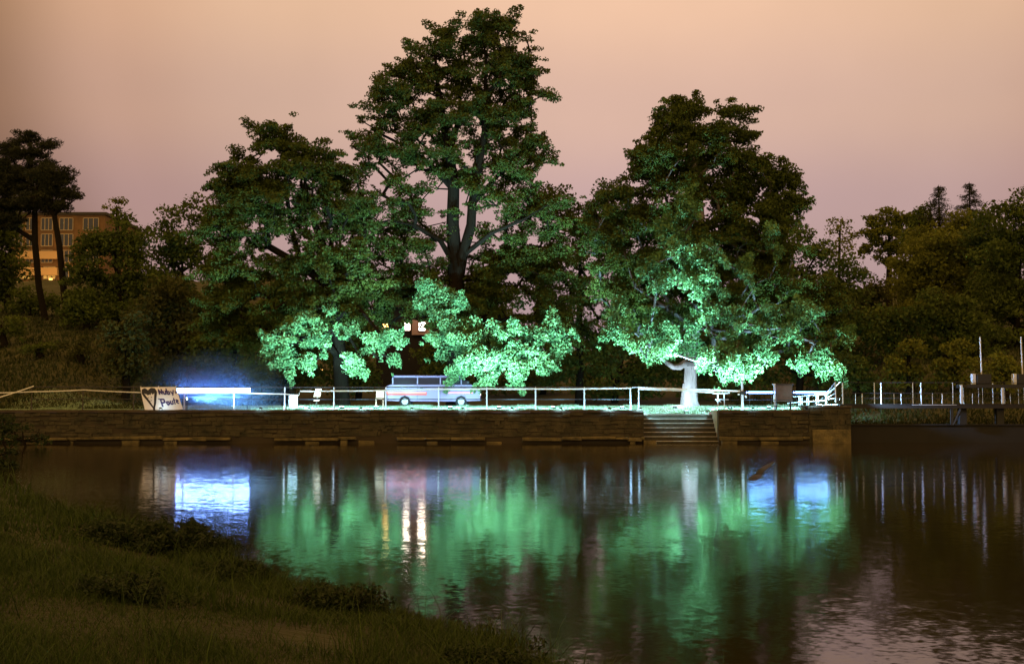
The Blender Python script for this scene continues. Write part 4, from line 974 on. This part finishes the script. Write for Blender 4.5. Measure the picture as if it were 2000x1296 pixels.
bg('brownish round shrub behind the strip light', 320, 76, dome(330, 540, 190, 760, 46), seed=46, name='shrub', cat='shrub', lm='leaf_brown')
bg('dark round shrub left of the banner at the slope foot', 245, 68, dome(248, 610, 140, 765, 47), seed=47, name='shrub', cat='shrub', lm='leaf_brown', rc=.7, size=.25)
bg('dark shrub right of the strip light under the left tree', 460, 74, dome(450, 600, 200, 770, 48), seed=48, name='shrub', cat='shrub', lm='leaf_dark')
bg('low dark thicket tree behind the left trunk', 560, 88, dome(580, 560, 230, 780, 49), seed=49)
bg('low dark tree just left of the house', 700, 90, dome(690, 590, 120, 780, 50), seed=50)
bg('dark tree right of the house behind the tallest trunk', 930, 92, dome(930, 540, 230, 790, 51, 12), seed=51)
bg('dark tree behind the gap left of the pale trunk', 1200, 88, dome(1215, 600, 200, 790, 52), seed=52)
bg('dark low tree behind the pale trunk', 1350, 90, dome(1370, 590, 220, 790, 53), seed=53)
bg('dark low tree behind the right part of the tallest tree', 1060, 94, dome(1070, 590, 150, 790, 54), seed=54, lm='leaf_olive')
# right hill
G2 = 'trees on the right hill'
bg('thin drooping birch top behind the right tree', 1640, 122, [(1628, 436, 14, 14), (1650, 432, 14, 12), (1638, 458, 24, 16), (1656, 470, 18, 14)], name='birch_tree', seed=61, dens=1.6, rc=.8, n_leaf=60, size=.28, lm='leaf_olive', grp=G2, droop=.6, r_base=.15)
bg('round see-through tree lit from behind by the pale lamp', 1738, 112, [(1700, 450, 32, 30), (1735, 430, 36, 26), (1770, 440, 34, 28), (1745, 470, 50, 30), (1700, 490, 26, 30, 0, .6), (1790, 480, 26, 34), (1750, 500, 40, 20, 0, .4)], seed=62, dens=2.6, rc=.7, n_leaf=90, size=.3, lm='leaf_olive', grp=G2, limbs=[[(1736, 560, 0, .3), (1737, 520, 0, .26), (1738, 490, 0, .2), (1736, 450, 0, .12), (1735, 425, 0, .05)], [(1738, 490, 0, .2), (1765, 460, 0, .1), (1780, 440, 0, .05)], [(1738, 490, 0, .2), (1710, 460, 0, .1), (1700, 440, 0, .05)]])
bg('pointed broadleaf between the round tree and the spruces', 1800, 106, [(1795, 415, 22, 20), (1810, 440, 30, 25), (1790, 470, 40, 35)], seed=63, grp=G2, lm='leaf')
bg('olive tree below the two spruces', 1840, 92, dome(1840, 455, 190, 640, 64), seed=64, grp=G2, lm='leaf_olive')
bg('big dark tree at the right picture edge', 1985, 82, [(1995, 400, 40, 28), (1955, 425, 40, 28), (2030, 420, 50, 40), (1970, 480, 70, 50), (2040, 500, 70, 60), (1950, 560, 70, 60), (2020, 600, 80, 70), (1960, 650, 70, 50), (2040, 690, 80, 60)], seed=65, grp=G2)
bg('olive tree in front of the lamp on the hill', 1700, 96, dome(1705, 545, 120, 700, 66), seed=66, grp=G2, lm='leaf_brown')
bg('tall olive tree filling the slope right of the see-through tree', 1805, 99, dome(1805, 432, 130, 640, 74, 11), seed=74, grp=G2, lm='leaf_olive')
bg('full olive tree rising behind the dark round tree', 1880, 95, dome(1880, 415, 150, 640, 75, 11), seed=75, grp=G2, lm='leaf_olive')
bg('full green tree between the right spruce and the big dark tree', 1930, 90, dome(1935, 405, 130, 640, 76, 11), seed=76, grp=G2, lm='leaf')
bg('dome shaped tree low on the right hill', 1745, 80, dome(1745, 585, 170, 760, 67), seed=67, grp=G2)
bg('dark round tree left of the gear boxes', 1850, 78, dome(1855, 570, 170, 740, 68), seed=68, grp=G2)
bg('pale green shrub behind the deck railing', 1775, 68, dome(1775, 670, 110, 790, 69), seed=69, grp='shrubs behind the footbridge', name='shrub', cat='shrub', lm='leaf_olive', rc=.6, size=.22)
bg('olive shrub left of the first gear box', 1862, 67, dome(1862, 655, 100, 790, 70), seed=70, grp='shrubs behind the footbridge', name='shrub', cat='shrub', lm='leaf_olive', rc=.6, size=.22)
bg('small pointed shrub between the two gear boxes', 1958, 64, dome(1958, 690, 90, 790, 71), seed=71, grp='shrubs behind the footbridge', name='shrub', cat='shrub', lm='leaf_olive', rc=.5, size=.18)
bg('dark shrub behind the top of the pale handrail', 1670, 72, dome(1680, 690, 110, 790, 72), seed=72, grp='shrubs behind the footbridge', name='shrub', cat='shrub', lm='leaf_dark', rc=.6, size=.22)
bg('dark tree beyond the right picture edge', 2120, 84, dome(2130, 420, 220, 760, 73), seed=73, grp=G2)
# left hill
G3 = 'trees on the left hill'
bg('dark tree at the left picture edge behind the pines', 10, 96, dome(5, 400, 110, 650, 81), seed=81, grp=G3)
bg('dark undergrowth shrub at the foot of the pines', 60, 90, dome(55, 560, 120, 650, 82), seed=82, name='shrub', cat='shrub', grp=G3)
bg('low round shrub on the slope below the upright pine', 75, 72, [(75, 672, 34, 20), (50, 682, 26, 16), (100, 684, 26, 14)], seed=85, name='shrub', cat='shrub', grp=G3, rc=.5, size=.18, lm='leaf_dark')
bg('low shrub at the left picture edge halfway up the slope', 5, 76, [(5, 635, 40, 24), (30, 652, 26, 18), (-20, 655, 30, 22)], seed=86, name='shrub', cat='shrub', grp=G3, rc=.5, size=.18)
bg('spreading shrub on the slope left of the dark round shrub', 155, 72, [(150, 676, 36, 20), (180, 692, 26, 18), (128, 694, 24, 14)], seed=87, name='shrub', cat='shrub', grp=G3, rc=.5, size=.18, lm='leaf_brown')
bg('shrub on the slope right of the pine trunks', 165, 82, dome(165, 560, 100, 680, 83), seed=83, name='shrub', cat='shrub', grp=G3)
bg('dark tree beyond the left picture edge', -110, 90, dome(-110, 380, 200, 700, 84), seed=84, grp=G3)

def pine(label, base, limbs, lobes, seed):
    px, Y = base
    tree('pine_tree', label, 'pine', base, lobes, dens=11, rc=.55, n_leaf=150, size=.22, lm='needle', seed=seed, limbs=limbs, r_base=.24, group=G3, depth=1.0, flat=.45, up=.3, aspect=.25, minr=.02)
pine('nearly upright pine with a layered crown at the left picture edge', (92, 88), [[(92, 640, 0, .24), (76, 560, 0, .22), (68, 470, 0, .2), (68, 400, 0, .17), (62, 340, 0, .12), (60, 290, 0, .07), (62, 265, 0, .03)], [(68, 400, 0, .17), (35, 370, .5, .07), (5, 350, .5, .04)], [(62, 340, 0, .12), (95, 325, 0, .06), (120, 315, 0, .03)], [(62, 340, 0, .12), (30, 320, 0, .05)]],
     [(50, 268, 32, 13), (92, 283, 20, 11), (20, 292, 30, 14), (55, 300, 44, 14), (75, 322, 38, 12), (10, 325, 44, 16), (50, 345, 56, 17), (15, 365, 50, 18), (70, 374, 44, 14), (-20, 350, 40, 30), (10, 395, 60, 22), (60, 402, 50, 16), (0, 430, 50, 20)], 91)
pine('leaning pine with bare lower trunk left of the apartment block', (130, 85), [[(130, 640, 0, .2), (124, 560, 0, .19), (116, 480, 0, .17), (106, 420, 0, .14), (100, 385, 0, .1), (105, 345, 0, .05)], [(106, 420, 0, .14), (140, 395, 0, .06), (160, 380, 0, .03)], [(100, 385, 0, .1), (70, 370, 0, .05)]],
     [(112, 335, 32, 12), (85, 346, 38, 14), (128, 352, 20, 10), (100, 368, 50, 15), (142, 379, 24, 8), (85, 390, 54, 15), (118, 403, 28, 9)], 92)

def spruce(label, px, Y, top, bot, w, seed):
    r = np.random.default_rng(seed); t0 = P(px, top, Y); x = t0.x; gz = float(height(x, Y)) - .1
    t = thing('spruce_tree', label, 'spruce', (x, Y, gz), group=G2)
    H = t0.z - gz; k = Y / F; zb = P(px, bot, Y).z; W2 = w * k / 2
    mb = MB().tube([(x, Y, gz), (x, Y, gz + H * .6), (x, Y, t0.z)], [.25, .14, .02], 7)
    C = []; S = []
    z = t0.z - .15
    while z > zb - 3:
        f = min(1.6, (t0.z - z) / (t0.z - zb)); L = W2 * (.10 + 1.15 * f ** .8) * r.uniform(.75, 1.1)
        for a_ in range(7):
            an = r.uniform(0, 6.28); l = L * r.uniform(.6, 1.1)
            tip = np.array([x + math.cos(an) * l, Y + math.sin(an) * l, z - .28 * l + .1 * l])
            mb.tube([(x, Y, z), tuple((np.array([x, Y, z]) + tip) / 2 + [0, 0, -.08 * l]), tuple(tip)], [.035, .02, .01], 4)
            m_ = max(2, int(l / .28))
            for i in range(1, m_ + 1): C.append(np.array([x, Y, z]) + (tip - [x, Y, z]) * i / m_ + [0, 0, -.08]); S.append(.33)
        z -= .42
    leaves_mesh('crown', np.array(C), np.array(S), M['needle'], t, 26, .17, flat=.5, seed=seed, aspect=.25, up=.2, droop=.5)
    mb.build('trunk', M['bark'], t)
spruce('left one of two spruces topping the right hill', 1833, 100, 361, 470, 84, 5)
spruce('right one of two spruces topping the right hill', 1893, 100, 355, 460, 88, 6)

# weeds and shrubs on the near bank
def weed(label, x, Y, w, h, seed, group='weed clumps on the near bank', n=26, size=.05, lm='weed', rc=.11):
    gz = float(bank_h(x, Y)) - .03; r = np.random.default_rng(seed)
    t = thing('weed_clump', label, 'weeds', (x, Y, gz), group)
    C = np.stack([x + r.normal(0, w * .4, n * 3), Y + r.normal(0, w * .35, n * 3), gz + h * r.uniform(.15, 1, n * 3) * np.exp(-np.abs(r.normal(0, .35, n * 3)))], -1)
    leaves_mesh('leaves', C, np.full(len(C), rc), M[lm], t, 46, size, flat=.8, seed=seed, up=.5)
    mb = MB()
    for i in range(0, len(C), 2): mb.tube([(x + (C[i][0] - x) * .5, Y + (C[i][1] - Y) * .5, gz), tuple(C[i])], [.006, .003], 4)
    mb.build('stems', M['bark'], t)
weed('dark leafy clump on the bank below the strip light reflection', wx(360, 14.4), 14.4, .7, .42, 101, n=40)
weed('dark leafy clump left of the largest one on the bank', wx(245, 14.8), 14.8, .55, .32, 102)
weed('dark clump low on the bank near its tip', wx(660, 10.2), 10.2, .42, .24, 103, size=.035, rc=.08)
weed('clump of weeds at the lower centre of the bank', wx(455, 12.2), 12.2, .4, .22, 104, size=.04, rc=.08)
weed('small clump of weeds at the tip of the bank', wx(960, 7.9), 7.9, .35, .2, 105, size=.03, rc=.07)
weed('clump in the lower left of the bank', wx(260, 9.0), 9.0, .4, .2, 106, size=.035, rc=.08)
bgk = dict(name='shrub', cat='shrub', grp='shrubs at the left end of the pond', lm='weed', rc=.35, size=.14, n_leaf=70, dens=5)
def nshrub(label, px, Y, lobes, seed):
    x = wx(px, Y); tree('shrub', label, 'shrub', (px, Y, float(bank_h(x, Y)) - .05), lobes, dens=6, rc=.35, n_leaf=80, size=.13, lm='weed', seed=seed, r_base=.05, group='shrubs at the left end of the pond', minr=.01)
nshrub('dark shrub at the left picture edge in front of the wall', 12, 46, [(10, 850, 36, 28), (-10, 820, 30, 22), (30, 880, 28, 22)], 111)
nshrub('low shrub between the left edge shrub and the wall', 50, 52, [(48, 850, 30, 18), (75, 862, 22, 10), (20, 826, 26, 16)], 112)
nshrub('shrub on the bank left of the strip light reflection', -30, 34, [(-20, 900, 40, 40), (10, 930, 30, 20)], 113)

# ------------------------------------------------------------------ smoke tinted blue to imitate the glow above the strip light
def smoke():
    SX, SY, SZ, YC, ZC = 4.3, 1.15, 2.3, 57.1, 2.45
    xc = wx(420, 57.3); V = []; Fc = []
    bm = MB(); n = 20
    prof = [(math.sin(math.pi * i / 10) + 1e-3, -math.cos(math.pi * i / 10)) for i in range(11)]
    bm.lathe((0, 0, 0), prof, 24)
    V = np.array(bm.V) * np.array([[SX, SY, SZ]]) + np.array([[xc, YC, ZC]])
    m = bpy.data.materials.new('thin smoke'); m.use_nodes = True; t = m.node_tree; t.nodes.clear(); L = t.links.new
    o = N(t, 'ShaderNodeOutputMaterial'); v = N(t, 'ShaderNodeVolumePrincipled'); v.inputs['Color'].default_value = (.26, .56, 1, 1); v.inputs['Anisotropy'].default_value = .2
    g = N(t, 'ShaderNodeTexCoord'); mp = N(t, 'ShaderNodeMapping'); mp.inputs['Location'].default_value = (-xc / SX, -YC / SY, -ZC / SZ); mp.inputs['Scale'].default_value = (1 / SX, 1 / SY, 1 / SZ)
    L(g.outputs['Object'], mp.inputs['Vector'])
    ln = N(t, 'ShaderNodeVectorMath', operation='LENGTH'); L(mp.outputs[0], ln.inputs[0])
    mr = N(t, 'ShaderNodeMapRange'); mr.interpolation_type = 'SMOOTHSTEP'; mr.inputs[1].default_value = .95; mr.inputs[2].default_value = .1; mr.inputs[3].default_value = 0; mr.inputs[4].default_value = .40
    L(ln.outputs['Value'], mr.inputs[0])
    ns = N(t, 'ShaderNodeTexNoise'); ns.inputs['Scale'].default_value = .9; ns.inputs['Detail'].default_value = 3; L(g.outputs['Object'], ns.inputs['Vector'])
    n2 = N(t, 'ShaderNodeMapRange'); n2.inputs[1].default_value = .3; n2.inputs[2].default_value = .7; n2.inputs[3].default_value = .35; n2.inputs[4].default_value = 1.3; L(ns.outputs[0], n2.inputs[0])
    mu = N(t, 'ShaderNodeMath', operation='MULTIPLY'); L(mr.outputs[0], mu.inputs[0]); L(n2.outputs[0], mu.inputs[1]); L(mu.outputs[0], v.inputs['Density'])
    L(v.outputs[0], o.inputs['Volume'])
    ob = npmesh('smoke', V, [len(f) for f in bm.F], [i for f in bm.F for i in f], m)
    tag(ob, 'thin smoke with the blue glow tinted in, above and behind the strip light', 'smoke', kind='stuff')
smoke()
